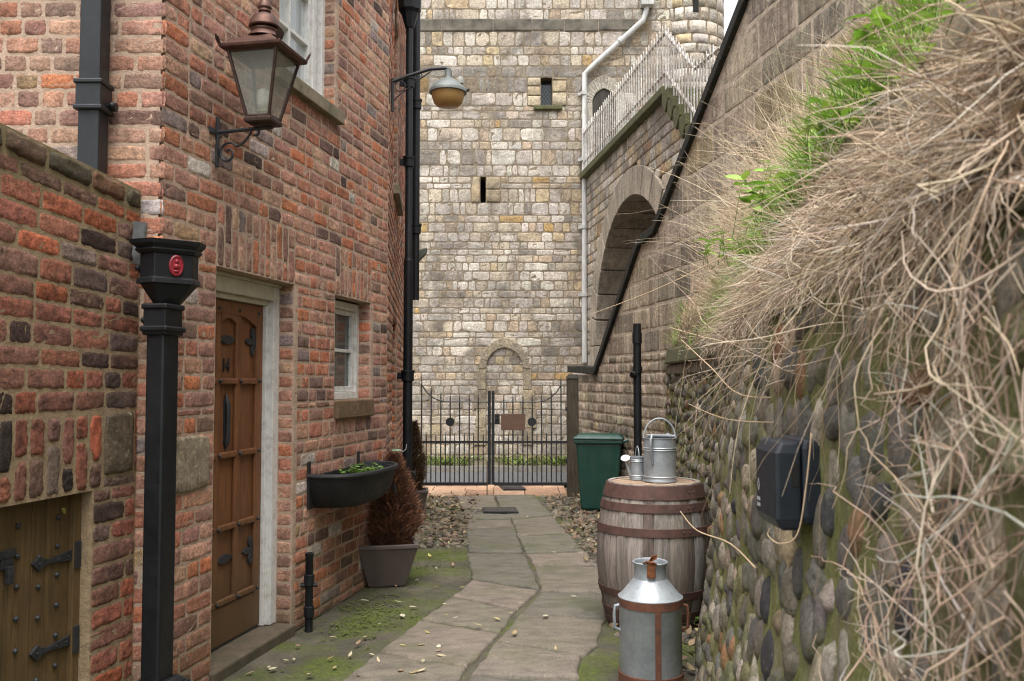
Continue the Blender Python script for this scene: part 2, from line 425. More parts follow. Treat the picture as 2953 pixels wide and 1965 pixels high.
# --- lower window
win = MB(); d0, d1 = -.145, -.085
def wframe(mb, F, u0, u1, z0, z1, w, d0, d1, sill=.0):
    mb.fbox(F, u0, u0 + w, z0, z1, d0, d1); mb.fbox(F, u1 - w, u1, z0, z1, d0, d1)
    mb.fbox(F, u0 + w, u1 - w, z0, z0 + w + sill, d0, d1 - .001); mb.fbox(F, u0 + w, u1 - w, z1 - w, z1, d0, d1 - .001)
wframe(win, FF, wu0, wu1, WZ0, WZ1, .055, -.17, -.09)
wo = win.build('window', WHITE, house, bevel=.004)
s = MB(); wframe(s, FF, wu0 + .057, wu1 - .057, WZ0 + .057, WZ1 - .057, .035, -.16, -.11); zc = (WZ0 + WZ1) / 2 + .0
s.fbox(FF, wu0 + .095, wu1 - .095, zc - .012, zc + .012, -.158, -.112); s.build('sash', WHITE, wo, bevel=.003)
s = MB(); s.fbox(FF, wu0 + .06, wu1 - .06, WZ0 + .06, WZ1 - .06, -.140, -.136); s.build('pane', GLASS, wo)
s = MB(); s.fbox(FF, wu0 - .1, wu1 + .1, WZ0 - .1, WZ1 + .1, -.27, -.25); s.build('room_behind', DARK, wo)
# --- upper window: two leaves of small panes, white curtains
win = MB(); wframe(win, FF, tu0, tu1, TZ0, TZ1, .05, -.17, -.075)
wo = win.build('upper_window', WHITE, house, bevel=.004)
um = tu0 + .52 * (tu1 - tu0)
s = MB(); wframe(s, FF, tu0 + .052, tu1 - .16, TZ0 + .052, TZ1 - .052, .04, -.16, -.105)
um = (tu0 + .052 + tu1 - .16) / 2
s.fbox(FF, um - .014, um + .014, TZ0 + .092, TZ1 - .092, -.156, -.108)
for k in range(1, 4):
    z = TZ0 + .09 + k * .30; s.fbox(FF, tu0 + .092, um - .015, z - .012, z + .012, -.155, -.109); s.fbox(FF, um + .015, tu1 - .2, z - .012, z + .012, -.155, -.109)
s.fbox(FF, tu1 - .158, tu1 - .1, TZ0 + .052, TZ1 - .052, -.16, -.09); s.fbox(FF, tu1 - .097, tu1 - .052, TZ0 + .052, TZ1 - .052, -.16, -.115)
s.build('sash', WHITE, wo, bevel=.003)
m, t, b = nt('clear window glass'); b.inputs['Base Color'].default_value = (.8, .86, .88, 1); b.inputs['Roughness'].default_value = .03; b.inputs['Alpha'].default_value = .25; CLEAR = m
s = MB(); s.fbox(FF, tu0 + .06, tu1 - .17, TZ0 + .06, TZ1 - .06, -.136, -.133); s.build('pane', CLEAR, wo)
s = MB()
for a in range(40):
    u0 = tu0 + (tu1 - tu0) * a / 40; u1 = tu0 + (tu1 - tu0) * (a + 1) / 40
    x0, x1 = .012 * math.sin(a * 1.3), .012 * math.sin((a + 1) * 1.3)
    s.add([FF.p(u0, TZ0, -.2 + x0), FF.p(u1, TZ0, -.2 + x1), FF.p(u1, TZ1, -.2 + x1), FF.p(u0, TZ1, -.2 + x0)], [(0, 1, 2, 3)])
s.build('net_curtain', CURTAIN, wo, smooth='all')
# --- door frame, step and door
dz0 = .062
jw = .075
fr = MB(); d0, d1 = -.19, -.095
fr.fbox(FF, du0, du0 + jw, dz0, LZ0 - .02, d0, d1); fr.fbox(FF, du1 - jw, du1, dz0, LZ0 - .02, d0, d1)
fr.fbox(FF, du1 - jw - .022, du1 - jw, dz0, LZ0 - .11, d0, d1 - .035); fr.fbox(FF, du0 + jw, du0 + jw + .022, dz0, LZ0 - .11, d0, d1 - .035)
fr.build('door_frame', WHITE, house, bevel=.004)
fr = MB(); fr.fbox(FF, du0 + jw, du1 - jw, LZ0 - .105, LZ0 - .02, d0, d1 + .002); fr.fbox(FF, du0, du1, LZ0 - .02, LZ0 - .001, d0, d1 + .016)
fr.fbox(FF, du0 + jw, du1 - jw, LZ0 - .135, LZ0 - .105, d0, d1 - .03)
fr.build('door_head', SHADEWHITE, house, bevel=.005)
st = MB(); st.fbox(FF, du0 - .02, du1 + .01, -.02, .058, -.25, .03); st.build('doorstep', plain('worn brown step', (.085, .065, .042), .9, vary=.4, scale=9, bmp=.5, c2=(.05, .045, .022)), house, bevel=.012)
lu0, lu1 = du0 + jw + .024, du1 - jw - .024; lz0, lz1 = dz0 + .012, LZ0 - .137
dd = -.172                                      # panel plane
dm = MB(); dm.fbox(FF, lu0, lu1, lz0, lz1, dd - .03, dd)
door = dm.build('door', DOORWOOD, house)
us = [lu0, lu0 + (lu1 - lu0) * .285, lu0 + (lu1 - lu0) * .60, lu1]
rails = [.30, .70, 1.095, 1.50]
f = MB()
f.fbox(FF, lu0, lu0 + .055, lz0, lz1, dd, dd + .022); f.fbox(FF, lu1 - .075, lu1, lz0, lz1, dd, dd + .022)
f.fbox(FF, lu0 + .055, lu1 - .075, lz0, rails[0] - .02, dd, dd + .021)
f.fbox(FF, lu0 + .055, lu1 - .075, lz1 - .08, lz1, dd, dd + .021)
for u in us[1:3]: f.fbox(FF, u - .027, u + .027, rails[0] - .02, lz1 - .08, dd, dd + .0215)
f.build('door_framing', DOORWOOD, door, bevel=.007, segs=2)
for z in rails:
    rb = MB(); segs_ = [lu0 + .0] + [us[1], us[2]] + [lu1 - .062]
    for a, b_ in zip(segs_[:-1], segs_[1:]): rb.fbox(FF, a + .013, b_ - .013, z - .018, z + .018, dd + .003, dd + .029)
    rb.build('door_rail', DOORWOOD, door, bevel=.009)
# shaped heads to the top panels
hb = MB()
for (a, b_, k) in ((us[0] + .055, us[1] - .027, 1), (us[1] + .027, us[2] - .027, 0), (us[2] + .027, us[3] - .075, -1)):
    pts = []; n = 10
    for i in range(n + 1):
        q = i / n; uu = a + (b_ - a) * q
        h = .055 * ((1 - q) if k == 1 else q if k == -1 else abs(2 * q - 1)) ** 1.6
        if k == 0: h = .02 + .03 * abs(2 * q - 1) ** 2
        pts.append((uu, lz1 - .078 - h))
    pts2 = [(a, lz1 - .078)] + pts + [(b_, lz1 - .078)]
    hb.prism([FF.p(u, z, dd) for u, z in pts2], FF.n * .0205)
hb.build('panel_head', DOORWOOD, door)
for z in rails + [lz1 - .05]:
    for u in (us[1], us[2], lu1 - .060):
        sb = MB(); sb.ball(FF.p(u, z, dd + .036 if z in rails else dd + .02), .011, 8, 5); sb.build('door_stud', HINGE, door, smooth='all')
def fplate(mb, u, z, w, h, d, th=.008, n=16, point=0):
    pts = []
    for i in range(n):
        a = 2 * math.pi * i / n; x, y = math.cos(a), math.sin(a)
        if point: x = x * (1.0 + .25 * (abs(x) ** 6)); y = y * (1 - .35 * abs(x) ** 2)
        pts.append(FF.p(u + w * x, z + h * y, d))
    mb.prism(pts, FF.n * th)
for zz in (1.73, .525):
    hm = MB(); uc = (us[1] + us[2]) / 2
    fplate(hm, uc, zz, .075, .026, dd + .001, .012, point=1); hm.build('hinge_plate', HINGE, door, bevel=.003)
    hm = MB(); ur = lu1 - .135; fplate(hm, ur, zz, .055, .02, dd + .001, .012); fplate(hm, ur + .03, zz + .05, .022, .032, dd + .002, .012); fplate(hm, ur + .03, zz - .05, .022, .032, dd + .002, .012)
    fplate(hm, ur + .045, zz, .02, .05, dd + .003, .012); hm.build('hinge_plate', HINGE, door, bevel=.003)
    hm = MB(); hm.lathe([(.0001, .034), (.014, .033), (.021, .024), (.02, .012), (.012, 0)][::-1], 14, FF.p(lu0 + .075, zz, dd + .022), FF.n); hm.build('door_knob', HINGE, door, smooth='all')
# pull handle
hm = MB(); uc = (us[1] + us[2]) / 2; zc = 1.28
hm.fbox(FF, uc - .018, uc + .018, zc - .12, zc + .12, dd, dd + .008)
hm.tube([FF.p(uc, zc + .15, dd + .006), FF.p(uc, zc + .12, dd + .012), FF.p(uc, zc + .09, dd + .018), FF.p(uc, zc + .03, dd + .02), FF.p(uc, zc - .04, dd + .02), FF.p(uc, zc - .10, dd + .017), FF.p(uc, zc - .13, dd + .012), FF.p(uc, zc - .16, dd + .006)],
        [.004, .012, .016, .013, .013, .017, .013, .003], 8)
hm.build('door_handle', HINGE, door, smooth=True)
# house number 14 in black iron
cu = bpy.data.curves.new('number', 'FONT'); cu.body = '14'; cu.size = .105; cu.extrude = .004; cu.align_x = 'CENTER'
to = bpy.data.objects.new('tmp', cu); col.objects.link(to)
me = bpy.data.meshes.new_from_object(to.evaluated_get(bpy.context.evaluated_depsgraph_get())); bpy.data.objects.remove(to)
mb = MB(); mb.add([FF.p(uc - .005 + q.co.x * .8, 1.555 + q.co.y, dd + .005 + q.co.z) for q in me.vertices], [tuple(p.vertices) for p in me.polygons]); mb.build('door_number', IRON, door)

# ================================================================== NEIGHBOURING HOUSE, seen almost edge-on
B0 = FF.p(UL, 0, 0)
b1 = V(((1166 - CX) / FPX * 11.6, 11.6, 0))
FN = Frame(B0 + V((.0, .02, 0)), math.atan2(b1.x - B0.x, b1.y - B0.y))
NL = (b1 - B0).length
nb = thing('brick_house', 'neighbouring weathered brick house seen almost edge-on behind the black downpipes', 'house', (B0.x, B0.y, 0))
def nb_spans(v):
    iv = [(0, NL)]
    if v < 2.1: iv = cut(iv, .9, 1.9)
    if 3.25 < v < 5.0: iv = cut(iv, .9, 1.9)
    return iv
masonry('front_wall', FN, 0, 6.2, nb_spans, course_brick, brick_len, brick_pal, (BRICKL, MORTAR), nb, d=.007, joint=.016, nx=4, ny=3, seed=21, rough=.004)
def nb_reveal(u, z0, z1, seed):
    Fv = Frame(FN.p(u - .002, 0, -.09), 0); Fv.u = FN.n.copy(); Fv.n = Fv.u.cross(Fv.v)
    masonry('opening_reveal', Fv, z0, z1, lambda v: [(0, .094)], course_brick, lambda rr: .3, brick_pal, (BRICK, MORTAR), nb, d=.004, joint=.016, nx=4, ny=3, T=.05, seed=seed)
nb_reveal(1.9, 0, 2.1, 3); nb_reveal(1.9, 3.25, 5.0, 4)
s = MB(); s.fbox(FN, .85, 1.95, 3.17, 3.25, -.1, .06); s.build('window_sill', SILLSTONE, nb, bevel=.006)
s = MB(); s.fbox(FN, .9, 1.9, 0, 2.1, -.2, -.1); s.build('door', PIPE, nb)
s = MB(); wframe(s, FN, .9, 1.9, 3.25, 5.0, .06, -.2, -.1); w_ = s.build('window', WHITE, nb, bevel=.004)
s = MB(); s.fbox(FN, .95, 1.85, 3.3, 4.95, -.16, -.15); s.build('pane', GLASS, w_)
s = MB(); s.fbox(FN, .9, 1.9, 2.1, 2.16, -.2, .003); s.build('door_head', DARK, nb)

# ================================================================== LEFT GARDEN WALL with a boarded hatch
W0 = V((-1.687, 4.068, 0)); GLEN = 2.1
FG = Frame(W0 - V((math.sin(PHI), math.cos(PHI), 0)) * GLEN, PHI)      # u = GLEN at the house end
gw = thing('brick_wall', 'mossy old brick garden wall with a boarded hatch in front of the house corner', 'wall', (W0.x, W0.y, 0))
def gshear(u, v):
    k = min(1, max(0, (v - 1.42) / .8)); return -.085 * (u - GLEN + .42) * k
hu1 = FG.uv(266, 1500)[0]; hu0 = hu1 - .72
HZ1 = 1.045; HZ0 = .1; SZ1 = 1.045 + .33
def g_spans(v):
    iv = [(0, GLEN)]
    if HZ0 < v < SZ1: iv = cut(iv, hu0, hu1 + (.0 if v < HZ1 else .06))
    if SZ1 - .28 < v < SZ1: iv = cut(iv, hu1 + .05, GLEN - .02)
    return iv
BRD = [((.50, .15, .08), 14), ((.42, .155, .10), 24), ((.33, .15, .11), 20), ((.25, .14, .11), 12), ((.18, .13, .115), 7), ((.065, .045, .04), 4), ((.022, .018, .018), 2), ((.28, .21, .17), 5), ((.42, .12, .05), 5)]
GW_PAL = lambda rr, u, v: toward(pick(rr, BRD, .2), (.33, .16, .115), .14)
MOSSY = masonry_mat('mossy red brick', .55, .15, (.26, .21, .16), .6, (.035, .028, .022), dark_lo=.4, moss=(2.55, 2.2, .8, (.085, .085, .022)))
MOSSYM = mortar_mat('mossy mortar', (.34, .25, .155), (.22, .16, .10), moss=(2.65, 2.05, .95, (.06, .075, .012)))
masonry('wall_face', FG, 0, 2.30, g_spans, lambda v, rr: .087 * rr.uniform(.88, 1.12), lambda rr: rr.choice([.225, .235, .215, .24, .12, .19]), GW_PAL, (MOSSY, MOSSYM), gw, snaps=(HZ0, HZ1, SZ1 - .28, SZ1),
        d=.0032, joint=.011, nx=10, ny=6, rough=.0045, seed=33, shear=gshear, corner=.14, T=.3)
masonry('coping_course', FG, 2.30, 2.40, lambda v: [(0, GLEN)], lambda v, rr: .1, lambda rr: rr.uniform(.2, .27), lambda rr, u, v: pick(rr, [((.14, .085, .065), 2), ((.10, .08, .06), 2), ((.19, .09, .06), 1)]), (MOSSY, MOSSYM), gw,
        d=.016, joint=.022, nx=10, ny=5, rough=.007, seed=34, shear=gshear, corner=.22, T=.3)
# hatch: brick head, stone pad, boards
rr = random.Random(12); mb = MB(); mo = MB(); mo.fbox(FG, hu0, hu1 + .06, HZ1, SZ1, -.25, .001); u = hu0
while u < hu1 + .03:
    w = rr.uniform(.075, .095); w = min(w, hu1 + .06 - u); zm = HZ1 + (SZ1 - HZ1) * rr.choice([.35, .5, .64])
    for a, b_ in ((HZ1 + .004, zm), (zm, SZ1 - .01)):
        unit(mb, FG, u + .007, u + w - .007, a + .007, b_ - .007, .006, 6, 9, .005, pick(rr, BRD, .2), rr, corner=.18)
    u += w
w_ = mb.build('hatch_lintel', MOSSY, gw, smooth='all', flip_fix=False); mo.build('mortar_bed', MOSSYM, w_)
mb = MB(); mo = MB(); mo.fbox(FG, hu1 + .06, GLEN - .02, SZ1 - .28, SZ1, -.2, .001)
unit(mb, FG, hu1 + .065, GLEN - .03, SZ1 - .275, SZ1 - .01, .014, 8, 8, .004, (.15, .115, .075), rr); w_ = mb.build('pad_stone', STONE, gw, smooth='all', flip_fix=False); mo.build('mortar_bed', MOSSYM, w_)
hd = -.07
mb = MB(); mb.fbox(FG, hu1 - .045, hu1, HZ0, HZ1, hd - .05, hd + .02); mb.fbox(FG, hu0, hu0 + .045, HZ0, HZ1, hd - .05, hd + .02); mb.build('hatch_frame', HATCHWOOD, gw, bevel=.003)
mb = MB(); e = [hu1 - .047, hu1 - .185, hu1 - .262, hu1 - .40, hu1 - .52, hu1 - .672]
for a, b_ in zip(e[:-1], e[1:]): mb.fbox(FG, b_ + .0015, a - .0015, HZ0, HZ1 - .004, hd - .03, hd - rr.uniform(0, .002))
hatch = mb.build('hatch_door', HATCHWOOD, gw, bevel=.002)
mb = MB(); mb.fbox(FG, hu0, hu1, HZ0 - .1, HZ0, -.3, -.01); mb.build('hatch_sill', SILLSTONE, gw)
mb = MB(); mb.fbox(FG, hu0, hu1, HZ0, HZ1, hd - .06, hd - .04); mb.build('hatch_backing', DARK, gw)
for k, zz in enumerate((.97, .855, .74, .62, .50, .38, .26)):
    for uu in (hu1 - .12, hu1 - .225, hu1 - .34, hu1 - .46):
        if uu == hu1 - .225 and k == 0: continue
        s = MB(); s.lathe([(.012, 0), (.0125, .004), (.006, .011), (.0002, .013)], 6, FG.p(uu, zz - (.045 if uu in (hu1 - .225, hu1 - .46) else .02), hd), FG.n); s.build('hatch_stud', HINGE, hatch, smooth=False)
def strap(z):
    s = MB(); a = hu1 - .008
    s.fbox(FG, a - .032, a, z - .055, z + .055, hd + .02, hd + .028)
    pts = [(a - .03, z + .022), (a - .16, z + .008), (a - .205, z + .018), (a - .225, z + .03), (a - .262, z + .006), (a - .225, z - .03), (a - .205, z - .016), (a - .16, z - .008), (a - .03, z - .022)]
    s.prism([FG.p(u, zz, hd + .001) for u, zz in pts], FG.n * .012)
    for uu in (a - .06, a - .12, a - .225): s.ball(FG.p(uu, z, hd + .013), .006, 6, 4)
    s.build('strap_hinge', HINGE, hatch, bevel=.0015)
strap(.785); strap(.44)
s = MB(); s.fbox(FG, hu1 - .43, hu1 - .37, .80, .86, hd, hd + .012); s.fbox(FG, hu1 - .415, hu1 - .385, .745, .81, hd + .012, hd + .03); s.fbox(FG, hu1 - .46, hu1 - .36, .84, .87, hd, hd + .015); s.build('padlock', HINGE, hatch, bevel=.003)
# lead flashing at the house end
s = MB(); rr = random.Random(4); n = 6
pv = []
for j in range(9):
    for i in range(n + 1): pv.append(FG.p(GLEN - .10 + .115 * i / n, 2.02 + .19 * j / 8 + .01 * i / n, .028 + rr.uniform(-.004, .007)))
s.add(pv, [(j * (n + 1) + i, j * (n + 1) + i + 1, (j + 1) * (n + 1) + i + 1, (j + 1) * (n + 1) + i) for j in range(8) for i in range(n)])
s.build('lead_flashing', plain('lead', (.16, .18, .185), .6, vary=.25, scale=30, bmp=.4, bscale=40), gw, smooth='all')

# ================================================================== THE STONE TOWER
TY = 15.6
FT = Frame((-7.0, TY, 0), rad(90)); tu = lambda x, y: FT.uv(x, y)
tw = thing('stone_tower', 'tall pale limestone gatehouse tower with slit windows closing the end of the lane', 'tower', (0, TY, 0))
ST = [((.55, .465, .365), 20), ((.51, .455, .40), 20), ((.60, .54, .47), 19), ((.42, .37, .315), 11), ((.60, .47, .30), 4), ((.52, .34, .15), 1.6), ((.28, .245, .21), 5), ((.66, .60, .52), 11), ((.50, .39, .28), 8)]
sw = [tu(1560, 400)[0], tu(1592, 400)[0], tu(1576, 307)[1], tu(1576, 224)[1]]     # leaded slit
ss = [tu(1385, 550)[0], tu(1401, 550)[0], tu(1393, 585)[1], tu(1393, 510)[1]]     # arrow slit
TR = tu(2040, 300)[0]
def tw_spans(v):
    iv = [(0, TR)]
    if sw[2] < v < sw[3]: iv = cut(iv, sw[0] - .24, sw[1] + .26)
    if ss[2] < v < ss[3]: iv = cut(iv, ss[0] - .16, ss[1] + .26)
    return iv
def tcourse(v, rr): return rr.choice([.10, .13, .15, .17, .19]) if v < 4.3 else rr.choice([.10, .13, .2, .24, .27, .15])
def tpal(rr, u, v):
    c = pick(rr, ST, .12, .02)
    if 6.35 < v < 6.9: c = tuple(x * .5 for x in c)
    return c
def tlen(rr): return rr.choice([.10, .15, .2, .24, .3, .42, .18, .13])
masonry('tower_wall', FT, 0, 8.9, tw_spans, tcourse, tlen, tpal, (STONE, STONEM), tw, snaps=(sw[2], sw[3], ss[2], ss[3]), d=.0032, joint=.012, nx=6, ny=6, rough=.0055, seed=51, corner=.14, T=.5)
def dressed(name, rects, seed, d=.02, c=((.50, .40, .26), (.53, .44, .31))):
    rr = random.Random(seed); mb = MB(); mo = MB()
    for a, b_, z0, z1 in rects:
        unit(mb, FT, a + .006, b_ - .006, z0 + .006, z1 - .006, d, 5, 5, .004, rr.choice(c), rr, corner=.08); mo.fbox(FT, a, b_, z0, z1, -.5, .002)
    w = mb.build(name, STONE, tw, smooth='all', flip_fix=False); mo.build('mortar_bed', STONEM, w)
def thirds(z0, z1, f=(.36, .7)): return [(z0, z0 + (z1 - z0) * f[0]), (z0 + (z1 - z0) * f[0], z0 + (z1 - z0) * f[1]), (z0 + (z1 - z0) * f[1], z1)]
dressed('window_jamb', [(sw[0] - .24, sw[0], a, b_) for a, b_ in thirds(sw[2], sw[3])], 5); dressed('window_jamb', [(sw[1], sw[1] + .26, a, b_) for a, b_ in thirds(sw[2], sw[3], (.48, .9))] , 7)
dressed('slit_jamb', [(ss[0] - .16, ss[0], ss[2], ss[3])], 8); dressed('slit_jamb', [(ss[1], ss[1] + .26, ss[2], (ss[2] + ss[3]) / 2), (ss[1], ss[1] + .26, (ss[2] + ss[3]) / 2, ss[3])], 6)
s = MB(); s.fbox(FT, sw[0], sw[1], sw[2], sw[3], -.32, -.2); wl = s.build('leaded_window', GLASS, tw)
s = MB()
for k in range(-8, 12):
    w, h = sw[1] - sw[0], sw[3] - sw[2]
    for sg in (1, -1):
        pts = []
        for q in range(25):
            u = sw[0] + w * q / 24; z = sw[2] + k * .09 + (q / 24 * w if sg > 0 else (1 - q / 24) * w) * 1.5
            if sw[2] < z < sw[3]: pts.append(FT.p(u, z, -.198))
        if len(pts) > 2: s.tube(pts, .006, 4)
s.build('leadwork', PIPEG, wl)
s = MB(); s.fbox(FT, sw[0] - .12, sw[1] + .18, sw[2] - .07, sw[2], -.2, .07); s.build('window_sill', COPINGG, tw, bevel=.01)
s = MB(); s.fbox(FT, ss[0], ss[1], ss[2], ss[3], -.55, -.4); s.build('arrow_slit', DARK, tw)
# worn string course
rr = random.Random(8); s = MB(); u = 4.4; zs = tu(1480, 74)[1]
while u < tu(1800, 70)[0]:
    w = rr.uniform(.5, .9); s.fbox(FT, u, u + w - .01, zs - .1 + rr.uniform(-.01, .01), zs + .12, -.05, .022 + rr.uniform(-.012, .012)); u += w
s.build('string_course', plain('sooty stone', (.13, .115, .09), .95, vary=.6, scale=4, bmp=.8, bscale=30, c2=(.045, .04, .033)), tw, bevel=.02)
# blocked pointed doorway
def arch_pts(u0, u1, zs, rise, n=9):
    """pointed arch from the left spring to the right spring"""
    c = (u0 + u1) / 2; h = (u1 - u0) / 2; pts = []
    r = (h * h + rise * rise) / (2 * h)
    a1 = math.atan2(rise, r - h)
    for i in range(n + 1): a = a1 * i / n; pts.append((u0 + r - r * math.cos(a), zs + r * math.sin(a)))
    return pts + [(2 * c - u, z) for u, z in pts[-2::-1]]
au0, au1 = tu(1402, 1060)[0], tu(1507, 1060)[0]; az = tu(1450, 1056)[1]; ar = tu(1450, 1004)[1] - az; ar *= 1.12; az -= .03
inn = arch_pts(au0, au1, az, ar); out = arch_pts(au0 - .13, au1 + .13, az - .02, ar + .20)
s = MB(); rr = random.Random(2)
for i in range(len(inn) - 1):
    if i % 3 == 0: cc = rr.choice([(.34, .28, .2), (.4, .33, .24), (.30, .25, .19)])
    s.prism([FT.p(*inn[i], -.1), FT.p(*inn[i + 1], -.1), FT.p(*out[i + 1], -.1), FT.p(*out[i], -.1)], FT.n * .145, cc)
z = az
while z > .4:
    h = rr.uniform(.22, .42); cc = rr.choice([(.34, .28, .2), (.45, .37, .25), (.40, .32, .22)])
    s.fbox(FT, au0 - .13 - rr.uniform(0, .08), au0 - .004, z - h + .01, z, -.1, .03, cc); s.fbox(FT, au1 + .004, au1 + .13 + rr.uniform(0, .12), z - h + .01, z, -.1, .032, rr.choice([(.34, .28, .2), (.45, .37, .25)])); z -= h
s.build('blocked_doorway', STONE, tw, bevel=.008)
# arched door on to the footbridge
bu0, bu1 = tu(1708, 330)[0], tu(1775, 330)[0]; bz = tu(1740, 300)[1]
inn = arch_pts(bu0, bu1, bz, .26); out = arch_pts(bu0 - .18, bu1 + .18, bz, .50)
s = MB()
for i in range(len(inn) - 1): s.prism([FT.p(*inn[i], -.1), FT.p(*inn[i + 1], -.1), FT.p(*out[i + 1], -.1), FT.p(*out[i], -.1)], FT.n * .15, (.43, .39, .33))
s.fbox(FT, bu0 - .18, bu0, 5.0, bz, -.1, .05, (.46, .42, .36)); s.fbox(FT, bu1, bu1 + .18, 5.0, bz, -.1, .05, (.46, .42, .36))
s.build('arched_surround', STONE, tw, bevel=.01)
s = MB(); s.prism([FT.p(u, z, .018) for u, z in [(bu0, 5.0)] + inn + [(bu1, 5.0)]], FT.n * .006); s.build('bridge_door', plain('dark oak', (.035, .028, .023), .8, vary=.4, scale=30, stretch=(1, 1, .1)), tw)
# round stair turret
tc = V((atY(1985, 60, TY + .35).x, TY + .55, 0)); tr = .655; rr = random.Random(77); s = MB(); mo = MB(); z = 4.6
while z < 9.3:
    h = rr.choice([.17, .2, .24, .27]); a = rr.uniform(0, .4)
    end = a + 2 * math.pi
    while a < end - .05:
        w = min(rr.uniform(.26, .55), end - a); cc = pick(rr, ST[:5] + ST[6:], .15, .02)
        vs = []; n = 5
        for (zz, ins) in ((z + .008, 0), (z + .016, 1), (z + h / 2, 1), (z + h - .016, 1), (z + h - .008, 0)):
            for i in range(n + 1):
                q = i / n; aa = a + .012 + (w - .024) * q; r_ = tr + (.014 + rr.uniform(-.006, .006)) * (1 if ins and 0 < i < n else -.3)
                vs.append((tc.x + r_ * math.cos(aa), tc.y + r_ * math.sin(aa), zz))
        s.add(vs, [(j * (n + 1) + i, j * (n + 1) + i + 1, (j + 1) * (n + 1) + i + 1, (j + 1) * (n + 1) + i) for j in range(4) for i in range(n)], cc)
        a += w
    z += h
mo.lathe([(tr, 4.5), (tr, 9.3)], 40, (tc.x, tc.y, 0)); w_ = s.build('stair_turret', STONE, tw, smooth='all', flip_fix=False); mo.build('mortar_bed', STONEM, w_, smooth=True)
s = MB(); q = atY(2006, 10, tc.y - tr); s.box(q.x - .05, q.x + .05, tc.y - tr - .02, tc.y - tr + .3, q.z - .16, q.z + .35); s.build('turret_slit', DARK, tw)

# ================================================================== FOOTBRIDGE WALL WITH THE ARCH
k = -.1408; bo = hit(1690, 498, V((0, TY, 0)), V((0, 1, 0)))
FB = Frame((bo.x, TY, 0), math.atan2(-k, -1.0)); ub = lambda x, y, d=0.0: FB.uv(x, y, d)
br = thing('stone_footbridge', 'stone footbridge wall with a big round arch joining the tower to the rampart', 'bridge', (bo.x, TY, 0))
deck = bo.z - .02; ue = ub(1936, 232)[0]; BL = ue + 2.4
au, atop = ub(1817, 570); aul = ub(1722, 900)[0]
ar = au - aul; azc = atop - ar * 1.0
ring = .40
def ring_half(v, r): return math.sqrt(max(0, r * r - (v - azc) ** 2)) if v > azc else r
def b_spans(v):
    top = deck - .1
    end = BL if v < deck - 1.0 else ue + (deck - v) / .17 * .21
    iv = [(0, min(BL, end))]
    if v < azc + ar + ring: h = ring_half(v, ar + ring - .03); iv = cut(iv, au - h, au + h) if h > .01 else iv
    return iv
masonry('bridge_wall', FB, 0, deck - .1, b_spans, lambda v, rr: rr.choice([.14, .18, .21, .24]), tlen, lambda rr, u, v: tuple(x * .98 for x in pick(rr, ST[:5] + [((.42, .28, .17), 6)] + ST[6:], .15, .02)), (STONE, STONEM), br, d=.008, joint=.014, nx=6, ny=6, rough=.005, seed=61, corner=.14, T=.6)
s = MB(); n = 15; rr = random.Random(5)
for i in range(n):
    a0 = math.pi * i / n + .006; a1 = math.pi * (i + 1) / n - .006; cc = rr.choice([(.46, .39, .31), (.50, .425, .34), (.41, .35, .28)])
    P = []
    for q in range(5): a = a0 + (a1 - a0) * q / 4; P.append(FB.p(au - ar * math.cos(a), azc + ar * math.sin(a), -1.7))
    for q in range(4, -1, -1): a = a0 + (a1 - a0) * q / 4; P.append(FB.p(au - (ar + ring) * math.cos(a), azc + (ar + ring) * math.sin(a), -1.7))
    s.prism(P, FB.n * 1.735, cc)
z = azc
while z > .05:
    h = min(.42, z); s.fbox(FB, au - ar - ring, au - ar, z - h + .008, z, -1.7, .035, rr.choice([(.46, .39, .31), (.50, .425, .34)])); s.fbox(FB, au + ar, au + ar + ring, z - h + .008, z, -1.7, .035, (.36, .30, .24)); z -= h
s.build('arch_ring', SMOOTHSTONE, br, bevel=.01)
s = MB(); s.fbox(FB, 0, BL, 0, deck - .4, -2.2, -1.71, (.40, .34, .27)); s.build('arch_back_wall', GRIT, br)
s = MB(); s.fbox(FB, 0, ue, deck - .11, deck, -1.3, .12); s.build('deck_slab', COPINGG, br, bevel=.015)
for i in range(9):
    s = MB(); a = ue + .21 * i; z = deck - .165 * (i + 1) + .06
    s.prism([FB.p(a + .0, z - .13, -1.2), FB.p(a + .03, z, -1.2), FB.p(a + .25, z, -1.2), FB.p(a + .25, z - .13, -1.2), FB.p(a + .12, z - .27, -1.2)], FB.n * 1.33); s.build('stone_step', COPINGG, br, bevel=.01)
# railing
rl = thing('metal_railing', 'peeling white picket railing along the footbridge and its steps', 'railing', (bo.x, TY, deck))
rr = random.Random(9); u = .06
RAILW = masonry_mat('peeling white paint', .2, 0, soot=.55, sootc=(.18, .10, .06), grain=40, dark_lo=.8)
def ztop(u): return deck + .66 if u < ue else max(deck + .66 - (u - ue) / .21 * .165, deck - .2)
def zbot(u): return deck + .002 if u < ue else deck - .165 * (int((u - ue) / .21) + 1) + .06
us_ = []
while u < ue + 1.7 and len(us_) < 72: us_.append(u); u += .118 if u < ue else .10
for u in us_:
    s = MB(); w = .0115; zt = ztop(u) + .10 + rr.uniform(-.012, .012); zb = zbot(u); k = rr.choice([.62, .6, .55, .66, .5])
    P = [(u - w, zb), (u + w, zb), (u + w, zt - .05), (u, zt), (u - w, zt - .05)]
    s.prism([FB.p(a, z, .075) for a, z in P], FB.n * .012, (k, k * .97, k * .92)); s.build('picket', RAILW, rl)
for dz in (0, -.5):
    s = MB(); s.tube([FB.p(.02, deck + .66 + dz, .065), FB.p(ue, deck + .66 + dz, .065), FB.p(ue + 1.04, ztop(ue + 1.04) + dz, .065), FB.p(ue + 1.8, ztop(ue + 1.8) + dz, .065)], .02, 6, (.5, .48, .45)); s.build('rail', RAILW, rl)

